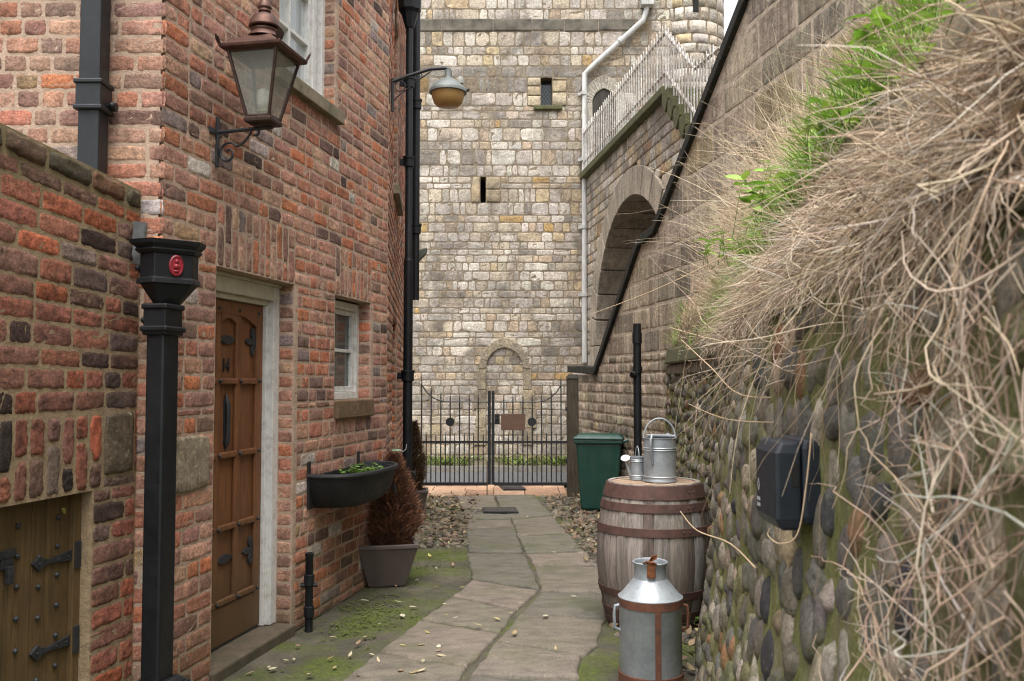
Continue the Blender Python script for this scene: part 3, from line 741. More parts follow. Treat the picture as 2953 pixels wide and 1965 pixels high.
# ================================================================== RAMPART WALL with raking coping
RT = .171
def xr(y): return .85 + RT * (13.2 - y)
FRm = Frame((.85, 13.2, 0), math.atan2(RT, -1.0)); ur = lambda x, y, d=0.0: FRm.uv(x, y, d)
rp = thing('rampart_wall', 'sloping rampart wall of weathered gritstone blocks with a raking black coping', 'wall', (.8, 12.7, 0))
cpts = [ur(x, y) for x, y in ((1645, 1070), (1722, 1078), (1848, 708), (1893, 672), (2160, 0))]
s0 = (cpts[4][1] - cpts[3][1]) / (cpts[4][0] - cpts[3][0]); cpts.append((cpts[4][0] + 3.5, cpts[4][1] + 3.5 * s0)); cpts.append((cpts[-1][0] + 4, cpts[-1][1]))
def ctop(u):
    for (a, za), (b_, zb) in zip(cpts[:-1], cpts[1:]):
        if u <= b_: return za + (zb - za) * max(0, (u - a)) / (b_ - a)
    return cpts[-1][1]
def r_spans(v):
    if v <= cpts[0][1] - .02: return [(cpts[0][0], cpts[-1][0])]
    for (a, za), (b_, zb) in zip(cpts[:-1], cpts[1:]):
        if za <= v <= zb or zb <= v <= za:
            if zb - za > .01: return [(a + (b_ - a) * (v - za) / (zb - za) + .03, cpts[-1][0])]
    return []
GR = [((.60, .505, .385), 14), ((.51, .43, .33), 15), ((.66, .555, .425), 11), ((.33, .28, .22), 8), ((.52, .40, .25), 4), ((.23, .20, .165), 4)]
def rcourse(v, rr): return rr.choice([.105, .12, .135]) if v < 1.75 else rr.choice([.25, .29, .33])
def rlen_(rr): return rr.uniform(.42, .85)
def r_pal(rr, u, v): return pick(rr, GR, .14)
masonry('lower_masonry', FRm, 0, 1.8, r_spans, rcourse, lambda rr: rr.uniform(.14, .34), r_pal, (GRIT, GRITM), rp, d=.009, joint=.02, nx=6, ny=4, rough=.006, seed=71, corner=.14, T=.45)
masonry('upper_masonry', FRm, 1.8, cpts[-1][1] - .01, r_spans, rcourse, rlen_, r_pal, (GRIT, GRITM), rp, d=.0035, joint=.026, nx=12, ny=8, rough=.004, seed=72, corner=.04, T=.45)
s = MB(); th = .082
for i, ((a, za), (b_, zb)) in enumerate(zip(cpts[:-1], cpts[1:])):
    L_ = math.hypot(b_ - a, zb - za); n = max(1, round(L_ / .55)); nx_, nz_ = -(zb - za) / L_, (b_ - a) / L_
    for q in range(n):
        u0, z0, u1, z1 = a + (b_ - a) * q / n, za + (zb - za) * q / n, a + (b_ - a) * (q + 1) / n - .004, za + (zb - za) * (q + 1) / n - .004 * (zb - za) / max(.01, b_ - a)
        lo, hi = -.015, th + rr.uniform(-.006, .008)
        s.box8([FRm.p(u0 + nx_ * lo, z0 + nz_ * lo, -.5), FRm.p(u1 + nx_ * lo, z1 + nz_ * lo, -.5), FRm.p(u1 + nx_ * lo, z1 + nz_ * lo, .05), FRm.p(u0 + nx_ * lo, z0 + nz_ * lo, .05),
                FRm.p(u0 + nx_ * hi, z0 + nz_ * hi, -.5), FRm.p(u1 + nx_ * hi, z1 + nz_ * hi, -.5), FRm.p(u1 + nx_ * hi, z1 + nz_ * hi, .05), FRm.p(u0 + nx_ * hi, z0 + nz_ * hi, .05)])
s.build('raking_coping', COPING, rp, bevel=.012)
s = MB()
for (a, za), (b_, zb) in zip(cpts[1:-1], cpts[2:]):
    if zb - za > .01: s.prism([FRm.p(a, za - .005, -.3), FRm.p(b_, zb - .005, -.3), FRm.p(b_, zb - .42, -.3), FRm.p(a, za - .42, -.3)], FRm.n * .3015)
s.build('coping_bed', GRITM, rp)
s = MB(); zb_ = ur(2253, 345)
for q in range(14):   # projecting band of long ashlar seen on the left of the wall
    pass
# ================================================================== COBBLE RETAINING WALL
XB = [(-1.0, .20), (.3, .30), (1, .41), (2, .52), (3, .675), (4.5, .925), (5.6, 1.19), (7, 1.30), (8.75, 1.37)]
def xb(y):
    for (a, xa), (b_, xb_) in zip(XB[:-1], XB[1:]):
        if y <= b_:
            t_ = (y - a) / (b_ - a); return xa + (xb_ - xa) * t_
    return XB[-1][1]
def xw(y, z): return xb(y) + .10 * z + .012 * math.sin(y * 2.1 + z * 3) + .01 * math.sin(z * 6 + y)
ZW = 1.72
cw = thing('cobble_wall', 'mossy retaining wall of upright river cobbles beside the barrel', 'wall', (1.0, 4.5, 0))
s = MB(); ny_, nz_ = 120, 22; vs = []
for i in range(ny_ + 1):
    y = -.6 + (8.72 + .6) * i / ny_
    for j in range(nz_ + 1):
        z = (ZW + .05) * j / nz_; vs.append((xw(y, z) + .012 * mnoise.noise((y * 6, z * 6, 0)), y, z))
w_ = nz_ + 1
fs = [(i * w_ + j, i * w_ + j + 1, (i + 1) * w_ + j + 1, (i + 1) * w_ + j) for i in range(ny_) for j in range(nz_)]
b0 = len(vs)
s.add(vs, fs)
# far end face of the wall, and its top
e = [(xw(8.72, ZW * j / nz_), 8.72, ZW * j / nz_) for j in range(nz_ + 1)]
s.add([(xw(8.72, 0), 8.72, 0), (2.2, 8.72, 0), (2.2, 8.72, ZW), (xw(8.72, ZW), 8.72, ZW)], [(0, 1, 2, 3)])
m, t, b = nt('mossy wall mortar'); v = coords(t)
c = ramp(t, noise(t, v, 7, 9, .7), [(.28, (.12, .13, .04)), (.5, (.215, .215, .085)), (.72, (.31, .28, .185))])
c = mix(t, .8, c, ramp(t, noise(t, v, 70, 6, .85), [(.3, g1(.4)), (.7, g1(1.6))]), 'MULTIPLY'); c = mix(t, ramp(t, noise(t, v, 45, 5, .8), [(.6, g1(0)), (.66, g1(.7))]), c, (.30, .27, .20)); c = mix(t, ramp(t, noise(t, v, 3, 6, .7), [(.5, g1(0)), (.62, g1(.6))]), c, (.17, .14, .095))
L(t, c, b.inputs['Base Color']); b.inputs['Roughness'].default_value = .98; b.inputs['Specular IOR Level'].default_value = .15
p = bump(t, b, noise(t, v, 24, 8, .75), .9, .02); bump(t, b, noise(t, v, 140, 4, .7), .6, .006, p); CWM = m
bed = s.build('mortar_bed', CWM, cw, smooth='all', flip_fix=False)
# cobbles
import bmesh
bm = bmesh.new(); bmesh.ops.create_icosphere(bm, subdivisions=2, radius=1); ICO = ([q.co.copy() for q in bm.verts], [tuple(x.index for x in f.verts) for f in bm.faces]); bm.free()
bm = bmesh.new(); bmesh.ops.create_icosphere(bm, subdivisions=3, radius=1); ICO3 = ([q.co.copy() for q in bm.verts], [tuple(x.index for x in f.verts) for f in bm.faces]); bm.free()
CB = [((.25, .22, .175), 14), ((.20, .18, .15), 14), ((.30, .25, .185), 10), ((.13, .12, .11), 9), ((.065, .065, .075), 4), ((.36, .28, .20), 5), ((.30, .16, .085), 2.5), ((.42, .37, .31), 5), ((.20, .19, .10), 9)]
rr = random.Random(91); s = MB(); z = .05; row = 0
def cobble(s, y, z, hy, hz, dep, rr, fine):
    ico = ICO3 if fine else ICO
    e_ = .004; x = xw(y, z); ny = V((0, 1, 0)) + V(((xw(y + e_, z) - xw(y - e_, z)) / (2 * e_), 0, 0)); ny.normalize()
    nz = V(((xw(y, z + e_) - xw(y, z - e_)) / (2 * e_), 0, 1)).normalized(); nn = nz.cross(ny).normalized()
    if nn.x > 0: nn = -nn
    a = rr.gauss(0, .28); ca, sa = math.cos(a), math.sin(a); sd = V((rr.uniform(0, 99), rr.uniform(0, 99), rr.uniform(0, 99)))
    o = V((x, y, z)) - nn * dep * rr.uniform(.05, .5); pts = []; pw = rr.uniform(.75, 1.0)
    for q in ico[0]:
        k = 1 + .30 * mnoise.noise(q * 1.2 + sd) + .10 * mnoise.noise(q * 2.8 + sd)
        yy, zz = (abs(q.y) ** pw * (1 if q.y > 0 else -1)) * hy * k, (abs(q.z) ** pw * (1 if q.z > 0 else -1)) * hz * k
        pts.append(o + ny * (yy * ca - zz * sa) + nz * (yy * sa + zz * ca) + nn * (q.x * dep * k))
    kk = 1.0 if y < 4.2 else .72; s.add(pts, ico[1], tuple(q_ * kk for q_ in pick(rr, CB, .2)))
while z < ZW - .02:
    y = -.2 + rr.uniform(0, .06); near = None; hrow = rr.uniform(.10, .135)
    while y < 8.7:
        sc = 1.0 if y < 5 else .85
        hz = hrow * .5 * rr.choice([.55, .75, .9, 1.0, 1.2]) * rr.uniform(.9, 1.1) * sc; hy = rr.choice([.026, .036, .046, .058, .075] if y < 4.5 else [.02, .026, .034, .04]) * rr.uniform(.9, 1.1) * sc
        if rr.random() < .08: hy *= 1.5
        if rr.random() > .06 and not (y > 7.0 and z > 1.58):
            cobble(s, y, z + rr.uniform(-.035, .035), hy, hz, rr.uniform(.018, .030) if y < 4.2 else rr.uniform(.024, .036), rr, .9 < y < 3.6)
        y += hy * 2 + rr.choice([.008, .016, .026, .04, .055])
    z += hrow * rr.uniform(.82, 1.0)
COB = masonry_mat('river cobbles', .35, .1, (.30, .27, .20), .35, (.05, .045, .035), grain=80, dark_lo=.6)
t = COB.node_tree; b = t.nodes['Principled BSDF']; old = b.inputs['Base Color'].links[0].from_socket
f = ramp(t, noise(t, coords(t), 8, 9, .8), [(.5, g1(0)), (.66, g1(.75))]); L(t, mix(t, f, old, (.085, .085, .03)), b.inputs['Base Color']); b.inputs['Roughness'].default_value = .75
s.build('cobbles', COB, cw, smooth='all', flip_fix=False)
# stone cap at the far end
rr = random.Random(6); y = 6.1
for L_ in (.9, .85, .85):
    s = MB(); z0 = 1.66
    q = [(xw(y, 1.6) - .05, y), (xw(y + L_, 1.6) - .05, y + L_ - .015), (2.05, y + L_ - .015), (2.05, y)]
    s.box8([(a, b_, z0) for a, b_ in q] + [(a + .03, b_, z0 + .15 + rr.uniform(-.01, .01)) for a, b_ in q]); s.build('capping_stone', COPINGG, cw, bevel=.02)
    s = MB(); q = [(xw(y, 1.5) - .02, y), (xw(y + L_, 1.5) - .02, y + L_ - .02), (2.05, y + L_ - .02), (2.05, y)]
    s.box8([(a, b_, 1.56) for a, b_ in q] + [(a, b_, 1.655) for a, b_ in q], (.16, .13, .09)); s.build('band_course', GRIT, cw, bevel=.012)
    y += L_

# ================================================================== GROUND
def ground_mat():
    m, t, b = nt('mossy yard ground'); v = coords(t)
    c = ramp(t, noise(t, v, 2.6, 9, .68), [(.3, (.05, .046, .034)), (.5, (.092, .082, .062)), (.7, (.145, .128, .098))])
    c = mix(t, .6, c, ramp(t, noise(t, v, 60, 6, .8), [(.3, g1(.5)), (.7, g1(1.4))]), 'MULTIPLY')
    f = ramp(t, noise(t, v, 1.7, 9, .66, .4), [(.45, g1(0)), (.6, g1(.85))])
    f = math_(t, 'MULTIPLY', f, ramp(t, noise(t, v, 19, 7, .75), [(.32, g1(.25)), (.55, g1(1))]))
    c = mix(t, f, c, ramp(t, noise(t, v, 30, 5, .7), [(.3, (.04, .058, .008)), (.7, (.125, .155, .022))]))
    L(t, c, b.inputs['Base Color']); b.inputs['Roughness'].default_value = .95; b.inputs['Specular IOR Level'].default_value = .2
    p = bump(t, b, noise(t, v, 12, 8, .75), .7, .03); bump(t, b, noise(t, v, 90, 5, .75), .5, .006, p); return m
GROUND = ground_mat()
s = MB(); n = 90; vs = []; xs = [-2.6 + 4.9 * i / n for i in range(n + 1)]; ys = [-1 + 13.2 * i / 150 for i in range(151)]
s.add([(-40, -30, -.03), (40, -30, -.03), (40, 60, -.03), (-40, 60, -.03)], [(0, 1, 2, 3)])
for y in ys:
    for x in xs:
        vs.append((x, y, .008 * mnoise.noise((x * 1.3, y * 1.3, 0)) + .008 * mnoise.noise((x * 5, y * 5, 1)) - .006 - (.03 if y > 11.9 else 0)))
w_ = n + 1
s.add(vs, [(j * w_ + i, j * w_ + i + 1, (j + 1) * w_ + i + 1, (j + 1) * w_ + i) for j in range(150) for i in range(n)])
tag(s.build('ground', GROUND, smooth='all', flip_fix=False), 'mossy trodden ground of the lane', kind='structure')
# flagstones of the path, read off their joints
Zp = lambda x, y: (1080 + x * .42094, 1305 + y * .42094)
FLG = [
 [(560, 312), (815, 300), (850, 392), (595, 396)], [(598, 400), (735, 398), (735, 430), (990, 432), (935, 462), (640, 466), (612, 440)],
 [(640, 470), (934, 466), (962, 516), (628, 522)], [(628, 526), (965, 520), (1018, 696), (634, 688)], [(634, 693), (1020, 702), (1098, 828), (1130, 948), (668, 884)],
 [(660, 890), (1132, 958), (980, 1086), (530, 996)], [(520, 1002), (975, 1092), (866, 1240), (318, 1150)], [(310, 1156), (860, 1248), (640, 1478), (350, 1440), (20, 1376)],
 [(10, 1384), (640, 1486), (560, 1610), (-260, 1600)], [(-270, 1612), (555, 1618), (380, 1900), (-700, 1880)],
 [(822, 300), (1092, 300), (1215, 432), (938, 458), (862, 392)], [(938, 464), (1220, 438), (1328, 558), (978, 578)], [(980, 584), (1332, 564), (1446, 686), (1030, 700)],
 [(1034, 706), (1452, 692), (1536, 786), (1092, 786)], [(1096, 792), (1540, 792), (1576, 966), (1142, 960), (1104, 832)], [(1140, 966), (1578, 974), (1592, 1148), (1000, 1108)],
 [(996, 1114), (1590, 1156), (1566, 1200), (1530, 1330), (1440, 1398), (828, 1302)], [(824, 1308), (1436, 1405), (1396, 1560), (650, 1540)], [(645, 1548), (1394, 1568), (1330, 1900), (440, 1840)],
 [(1100, 302), (1130, 330), (1225, 430), (1222, 434)],
]
s = MB(); rr = random.Random(15)
def inset_poly(P, d):
    c = sum(P, V((0, 0, 0))) / len(P); return [p + (c - p).normalized() * min(d, (c - p).length * .3) for p in P]
for poly in FLG[:-1]:
    P = [gnd(*Zp(x, y)) for x, y in poly]
    # subdivide and roughen the outline
    Q = []
    for a, b_ in zip(P, P[1:] + P[:1]):
        k = max(2, int((b_ - a).length / .05))
        for q in range(k):
            p = a.lerp(b_, q / k); Q.append(p + V((mnoise.noise((p.x * 9, p.y * 9, 3)), mnoise.noise((p.x * 9, p.y * 9, 7)), 0)) * .018)
    if sum(a.x * b_.y - b_.x * a.y for a, b_ in zip(Q, Q[1:] + Q[:1])) < 0: Q.reverse()
    h = .016 + rr.uniform(-.003, .004); tx, ty = rr.uniform(-.004, .004), rr.uniform(-.004, .004)
    cc = rr.choice([(.145, .125, .098), (.165, .14, .113), (.12, .11, .088), (.148, .13, .10), (.172, .142, .115), (.132, .122, .095)]); cen = sum(Q, V((0, 0, 0))) / len(Q)
    rings = [[V((p.x, p.y, -.02)) for p in inset_poly(Q, .005)], [V((p.x, p.y, h - .012)) for p in inset_poly(Q, .008)]]
    for f_, dz in ((.018, -.004), (.04, 0)): rings.append([V((p.x, p.y, h + dz + tx * (p.x - cen.x) * 3 + ty * (p.y - cen.y) * 3)) for p in inset_poly(Q, f_)])
    for f_ in (.45, .75): rings.append([V((p.x, p.y, 0)).lerp(V((cen.x, cen.y, 0)), f_) + V((0, 0, h + tx * (p.x - cen.x) * 3 * (1 - f_) + .004 * mnoise.noise((p.x * 5 + f_, p.y * 5, 2)))) for p in inset_poly(Q, .035)])
    k = len(Q); vs = [p for r_ in rings for p in r_] + [V((cen.x, cen.y, h))]; fs = []
    for r_ in range(len(rings) - 1): fs += [(r_ * k + i, r_ * k + (i + 1) % k, (r_ + 1) * k + (i + 1) % k, (r_ + 1) * k + i) for i in range(k)]
    l = len(rings) - 1; fs += [(l * k + i, l * k + (i + 1) % k, len(vs) - 1) for i in range(k)]
    s.add(vs, fs, cc)
m, t, b = nt('york stone flags'); v = coords(t); a = t.nodes.new('ShaderNodeAttribute'); a.attribute_name = 'Col'
c = mix(t, .8, a.outputs['Color'], ramp(t, noise(t, coords(t, (1, 2.2, 1)), 5, 9, .72, .5), [(.28, g1(.42)), (.5, g1(1)), (.75, (1.55, 1.5, 1.45))]), 'MULTIPLY')
c = mix(t, .8, c, ramp(t, noise(t, v, 75, 6, .8), [(.3, g1(.55)), (.7, g1(1.4))]), 'MULTIPLY')
f = ramp(t, noise(t, v, 1.9, 9, .68, .3), [(.5, g1(0)), (.68, g1(.62))]); c = mix(t, f, c, (.075, .082, .03))
f = ramp(t, noise(t, v, 60, 3, .5), [(.70, g1(0)), (.75, g1(.6))]); c = mix(t, f, c, (.42, .40, .34))
L(t, c, b.inputs['Base Color']); b.inputs['Roughness'].default_value = .82; b.inputs['Specular IOR Level'].default_value = .35
p = bump(t, b, noise(t, coords(t, (1, 2.4, 1)), 9, 9, .7), .55, .02); bump(t, b, noise(t, v, 130, 4, .7), .4, .004, p); FLAGS = m
tag(s.build('path', FLAGS, smooth='all', flip_fix=False), 'uneven sandstone flag path down the lane', kind='structure')
# orange paving at the gate, road, verge
s = MB(); rr = random.Random(3)
y = 11.86
for d in (.5, .42, .3):
    x = -1.6
    while x < .72:
        w = rr.uniform(.35, .6); x1 = min(x + w, .74); s.box(x + .004, x1 - .004, y + .004, y + d - .004, -.02, .012 + rr.uniform(0, .004), rr.choice([(.50, .31, .20), (.46, .28, .18), (.52, .34, .23)])); x += w
    y += d
tag(s.build('pavement', masonry_mat('orange paving', .2, .1, soot=.3, grain=90, dark_lo=.75), bevel=.004), 'orange paving slabs under the gate', kind='structure')
s = MB(); s.add([(-30, 13.06, .004), (30, 13.06, .004), (30, 14.95, .004), (-30, 14.95, .004)], [(0, 1, 2, 3)])
tag(s.build('road', plain('asphalt', (.085, .085, .09), .9, vary=.25, scale=8, bmp=.4, bscale=150)), 'grey asphalt road beyond the gate', kind='structure')
s = MB(); s.box(-12, 8, 14.94, 15.06, -.05, .10); tag(s.build('kerb', plain('kerb stone', (.22, .20, .17), .9, vary=.3)), 'kerb at the foot of the tower', kind='structure')
s = MB(); s.add([(-12, 15.06, .09), (8, 15.06, .09), (8, 15.62, .2), (-12, 15.62, .2)], [(0, 1, 2, 3)]); tag(s.build('verge', plain('soil', (.10, .085, .05), 1, vary=.4)), 'narrow soil verge against the tower', kind='structure')
# cast covers
def cover(P, label, cat, name, bars=6):
    o = sum(P, V((0, 0, 0))) / 4; th_ = thing(name, label, cat, (o.x, o.y, .03))
    s = MB(); s.prism([p + V((0, 0, .012)) for p in P], V((0, 0, .022))); f_ = s.build('frame', IRON, th_, bevel=.003)
    s = MB()
    for i in range(bars):
        a, b_ = (i + .2) / bars, (i + .75) / bars
        s.prism([P[0].lerp(P[3], a).lerp(P[1].lerp(P[2], a), .06) + V((0, 0, .0345)), P[0].lerp(P[3], a).lerp(P[1].lerp(P[2], a), .94) + V((0, 0, .0345)), P[0].lerp(P[3], b_).lerp(P[1].lerp(P[2], b_), .94) + V((0, 0, .0345)), P[0].lerp(P[3], b_).lerp(P[1].lerp(P[2], b_), .06) + V((0, 0, .0345))], V((0, 0, .005)))
    s.build('plate', plain('worn iron plate', (.07, .062, .055), .6, vary=.4, scale=20, bmp=.2), th_)
cover([gnd(*Zp(x, y)) for x, y in ((742, 426), (988, 428), (965, 396), (738, 396))], 'small rectangular iron drain cover set into the flag path', 'drain cover', 'drain_cover')
cover([gnd(x, y) for x, y in ((1452, 1418), (1518, 1418), (1500, 1404), (1436, 1404))], 'dark grate in the orange paving just inside the gate', 'grate', 'floor_grate', 4)

# ================================================================== METAL GATE
GY = 11.9; gz = lambda y: atY(1400, y, GY).z; gx = lambda x, y=1250: atY(x, y, GY).x
def gate(name, label, xs, xh, xc, curve, tops):
    g = thing(name, label, 'gate', (gx(xh), GY, 0))
    zb = gz(1394)
    for x, yt in zip(xs, tops):
        s = MB(); X = gx(x); s.tube([(X, GY, zb), (X, GY, gz(yt + 22)), (X, GY, gz(yt))], [.0085, .0085, .001], 6); s.build('bar', IRON, g, smooth=True)
    allx = sorted(xs + [xc]); 
    for a, b_ in zip(allx[:-1], allx[1:]):
        s = MB(); X = gx((a + b_) / 2); s.tube([(X, GY, zb), (X, GY, gz(1262)), (X, GY, gz(1246))], [.0075, .0075, .001], 6); s.build('short_bar', IRON, g, smooth=True)
    a, b_ = min(xh, xc), max(xh, xc)
    s = MB(); s.box(gx(a), gx(b_), GY - .02, GY + .02, zb - .03, zb + .012); s.build('bottom_rail', IRON, g, bevel=.003)
    s = MB(); s.box(gx(a), gx(b_), GY - .012, GY + .012, gz(1278), gz(1272)); s.build('lower_rail', IRON, g)
    s = MB(); s.tube([(gx(x), GY - .008, gz(y)) for x, y in curve], .0085, 6); s.build('curved_rail', IRON, g, smooth=True)
    return g
gl = gate('iron_gate', 'black iron gate leaf without the sign, hinged by the downpipes', [1215.6, 1243, 1271, 1298, 1325, 1353, 1379], 1195, 1408,
          [(1215, 1108), (1222, 1120), (1233, 1134), (1247, 1146), (1262, 1154), (1285, 1159), (1410, 1160)], [1080, 1111, 1124, 1132, 1133, 1132, 1132])
gr_ = gate('iron_gate', 'black iron gate leaf carrying the brown sign and lock', [1453, 1479, 1508, 1535, 1562, 1590, 1618], 1638, 1425,
          [(1424, 1160), (1550, 1160), (1572, 1156), (1590, 1146), (1605, 1132), (1618, 1112)], [1135, 1133, 1133, 1132, 1132, 1118, 1080])
for g, x in ((gl, 1298), (gr_, 1534)):
    s = MB(); s.lathe([(.058, -.006), (.058, .006)], 20, (gx(x), GY - .012, gz(1217)), (0, 1, 0)); s.build('disc', IRON, g, bevel=.002)
for g, a, b_ in ((gl, 1407, 1415.5), (gr_, 1417.5, 1426)):
    s = MB(); s.box(gx(a), gx(b_), GY - .022, GY + .022, gz(1398), gz(1127)); s.build('meeting_stile', IRON, g, bevel=.003)
s = MB(); s.box(gx(1445), gx(1515), GY - .03, GY - .016, gz(1241), gz(1194)); s.build('sign_plate', plain('brown sign', (.135, .075, .05), .6, vary=.2, scale=8, stretch=(1, 1, 4)), gr_, bevel=.002)
s = MB(); s.box(gx(1427), gx(1441), GY - .05, GY + .02, gz(1224), gz(1194)); lk = s.build('lock_case', IRON, gr_, bevel=.004)
s = MB(); s.tube([(gx(1434), GY - .05, gz(1206)), (gx(1434), GY - .08, gz(1206))], .012, 8); s.build('lock_knob', HINGE, lk, smooth=True)
s = MB(); s.tube([(gx(1405), GY - .03, gz(1330)), (gx(1405), GY - .03, .014)], .007, 6); s.build('drop_bolt', plain('rusty iron', (.10, .055, .035), .85, vary=.4), gl, smooth=True)
gp = thing('gate_post', 'dark weathered wooden gatepost at the end of the rampart wall', 'post', (gx(1650), GY, 0))
X0, X1 = gx(1635), gx(1668); s = MB(); s.box(X0, X1, GY - .07, GY + .09, -.02, gz(1090)); s.build('post', POSTWOOD, gp, bevel=.012)
s = MB(); s.add([(X0 - .012, GY - .08, gz(1092)), (X1 + .02, GY - .08, gz(1092)), (X1 + .02, GY + .1, gz(1092)), (X0 - .012, GY + .1, gz(1092)), (X0 + .02, GY - .03, gz(1080)), (X1 - .01, GY - .03, gz(1080)), (X1 - .01, GY + .06, gz(1080)), (X0 + .02, GY + .06, gz(1080))],
    [(0, 3, 2, 1), (4, 5, 6, 7), (0, 1, 5, 4), (1, 2, 6, 5), (2, 3, 7, 6), (3, 0, 4, 7)]); s.build('cap', COPING, gp)
for y in (1180, 1330):
    s = MB(); s.box(gx(1630), gx(1640), GY - .05, GY - .02, gz(y + 6), gz(y - 6)); s.build('hinge', IRON, gp)

# ================================================================== PIPES
# upper square pipe on the return wall
def sqpipe(mb, cx, cy, w, d, z0, z1): mb.box(cx - w / 2, cx + w / 2, cy - d / 2, cy + d / 2, z0, z1)
pu = atY(272, 300, 3.99); q = thing('downpipe', 'square black downpipe on the wall above the mossy garden wall', 'downpipe', (pu.x, 3.99, 1.9))
pw = .094
s = MB(); sqpipe(s, pu.x, 3.985, pw, .10, 1.9, HTOP); s.build('pipe', PIPEG, q, bevel=.006)
zc = atY(268, 275, 3.95).z
s = MB(); sqpipe(s, pu.x, 3.985, pw + .018, .118, zc - .065, zc + .065); s.build('collar', PIPEG, q, bevel=.004)
for dz in (-.058, .058):
    s = MB(); sqpipe(s, pu.x, 3.985, pw + .034, .134, zc + dz - .011, zc + dz + .011); s.build('collar_bead', PIPEG, q, bevel=.006)
for sg in (-1, 1):
    s = MB(); s.tube([(pu.x + sg * (pw / 2 + .0), 4.03, zc - .03), (pu.x + sg * (pw / 2 + .035), 4.03, zc - .03)], .021, 8); s.ball((pu.x + sg * (pw / 2 + .028), 4.0, zc - .03), .014, 8, 6); s.build('fixing_ear', PIPEG, q, smooth=True)
# pipe with the hopper head
HY = 3.86; hc = atY(464, 1300, HY); hx = hc.x
q = thing('downpipe', 'black downpipe with a moulded hopper head and red medallion at the house corner', 'downpipe', (hx, HY, .2))
top = atY(464, 705, HY).z; zh = atY(464, 820, HY).z; zb = atY(464, 890, HY).z
def yawbox(mb, cx, cy, w, d, z0, z1, a=PHI, w1=None, d1=None, dx=0):
    w1 = w1 if w1 is not None else w; d1 = d1 if d1 is not None else d; P = []
    for (ww, dd_, z) in ((w, d, z0), (w1, d1, z1)):
        for sx, sy in ((-1, -1), (1, -1), (1, 1), (-1, 1)):
            x, y = sx * ww / 2, sy * dd_ / 2
            P.append((cx + x * math.cos(a) + y * math.sin(a), cy - x * math.sin(a) + y * math.cos(a), z))
    mb.box8(P)
pw = .088
s = MB(); yawbox(s, hx, HY, pw, .115, .22, zb); s.build('pipe', PIPE, q, bevel=.012)
# three-sided hopper on the wall corner: front faces left and right of an arris
def hopper_poly(w, k=0.0):
    # plan outline, arris towards the viewer
    return [(-w * .62 - k, .10), (-w * .62 - k, -.04 - k), (.0 - w * .06, -.085 - k), (w * .80 + k, .025 - k * .2), (w * .80 + k, .10)]
def loft(secs):
    mb = MB(); n = len(secs[0][1]); vs = [(hx + x, HY + y, z) for z, P in secs for x, y in P]; fs = []
    for i in range(len(secs) - 1): fs += [(i * n + j, i * n + (j + 1) % n, (i + 1) * n + (j + 1) % n, (i + 1) * n + j) for j in range(n)]
    fs += [tuple(range(n - 1, -1, -1)), tuple((len(secs) - 1) * n + j for j in range(n))]; mb.add(vs, fs); return mb
W = .142
P_pipe = [(x * .42, .02 + (y - .02) * .55) for x, y in hopper_poly(W)]
hop = loft([(zb + .015, P_pipe), (zh, hopper_poly(W))]); hop.build('hopper_funnel', PIPE, q, bevel=.004)
loft([(zh - .002, hopper_poly(W, .012)), (zh + .022, hopper_poly(W, .008)), (zh + .024, hopper_poly(W)), (top - .045, hopper_poly(W))]).build('hopper_head', PIPE, q, bevel=.004)
loft([(top - .045, hopper_poly(W, .004)), (top - .03, hopper_poly(W, .018)), (top - .022, hopper_poly(W, .012)), (top - .006, hopper_poly(W, .03)), (top + .012, hopper_poly(W, .034)), (top + .014, hopper_poly(W, .01))]).build('hopper_cornice', PIPE, q, bevel=.003)
for z_, k in ((zb + .005, .016), (zb - .105, .012), (zb - .09, .02)):
    s = MB(); yawbox(s, hx, HY, pw + k * 2, .115 + k * 2, z_ - .012, z_ + .012); s.build('collar_bead', PIPE, q, bevel=.007)
s = MB(); yawbox(s, hx, HY, pw + .016, .131, zb - .1, zb); s.build('collar', PIPE, q, bevel=.004)
s = MB(); yawbox(s, hx, HY, .20, .19, .19, .225); yawbox(s, hx, HY, .18, .17, .225, .25, w1=.13, d1=.135); s.build('shoe', PIPE, q, bevel=.006)
for z_ in (zh + .07, zb - .05):
    s = MB(); s.tube([(hx - W * .6 if z_ > zh else hx - .06, HY + .02, z_), (hx - W * .6 - .03 if z_ > zh else hx - .09, HY + .02, z_)], .02, 8); s.ball((hx - W * .62 - .025 if z_ > zh else hx - .085, HY, z_), .013, 8, 6); s.build('fixing_ear', PIPE, q, smooth=True)
# red medallion on the right-hand face
pa, pb = V((hx - W * .06, HY - .085, 0)), V((hx + W * .80, HY + .025, 0)); fd = (pb - pa).normalized(); fn = V((fd.y, -fd.x, 0)); mc = pa.lerp(pb, .56) + V((0, 0, (zh + top - .02) / 2))
Fm = Frame(mc, 0); Fm.u = fd; Fm.n = fn
RED = plain('red enamel', (.25, .016, .027), .4, vary=.3, scale=60, bmp=.2, bscale=90)
s = MB(); prof = [(1.0, 0), (1.0, .006), (.86, .010), (.80, .006)]
vs = [Fm.p(.031 * r_ * math.cos(2 * math.pi * i / 28), .046 * r_ * math.sin(2 * math.pi * i / 28), h_) for r_, h_ in prof for i in range(28)]
s.add(vs, [(j * 28 + i, j * 28 + (i + 1) % 28, (j + 1) * 28 + (i + 1) % 28, (j + 1) * 28 + i) for j in range(3) for i in range(28)] + [tuple(3 * 28 + i for i in range(28))])
for (x, z, a, c_, h_) in ((.001, .018, .009, .010, .01), (0, -.003, .011, .013, .011), (-.009, -.006, .005, .011, .008), (.010, -.003, .005, .010, .008), (0, -.024, .014, .006, .008)):
    b0 = len(s.v); s.ball((0, 0, 0), 1, 10, 6)
    for i in range(b0, len(s.v)): X, Y, Z = s.v[i]; s.v[i] = tuple(Fm.p(x + X * a, z + Z * c_, .005 + Y * h_))
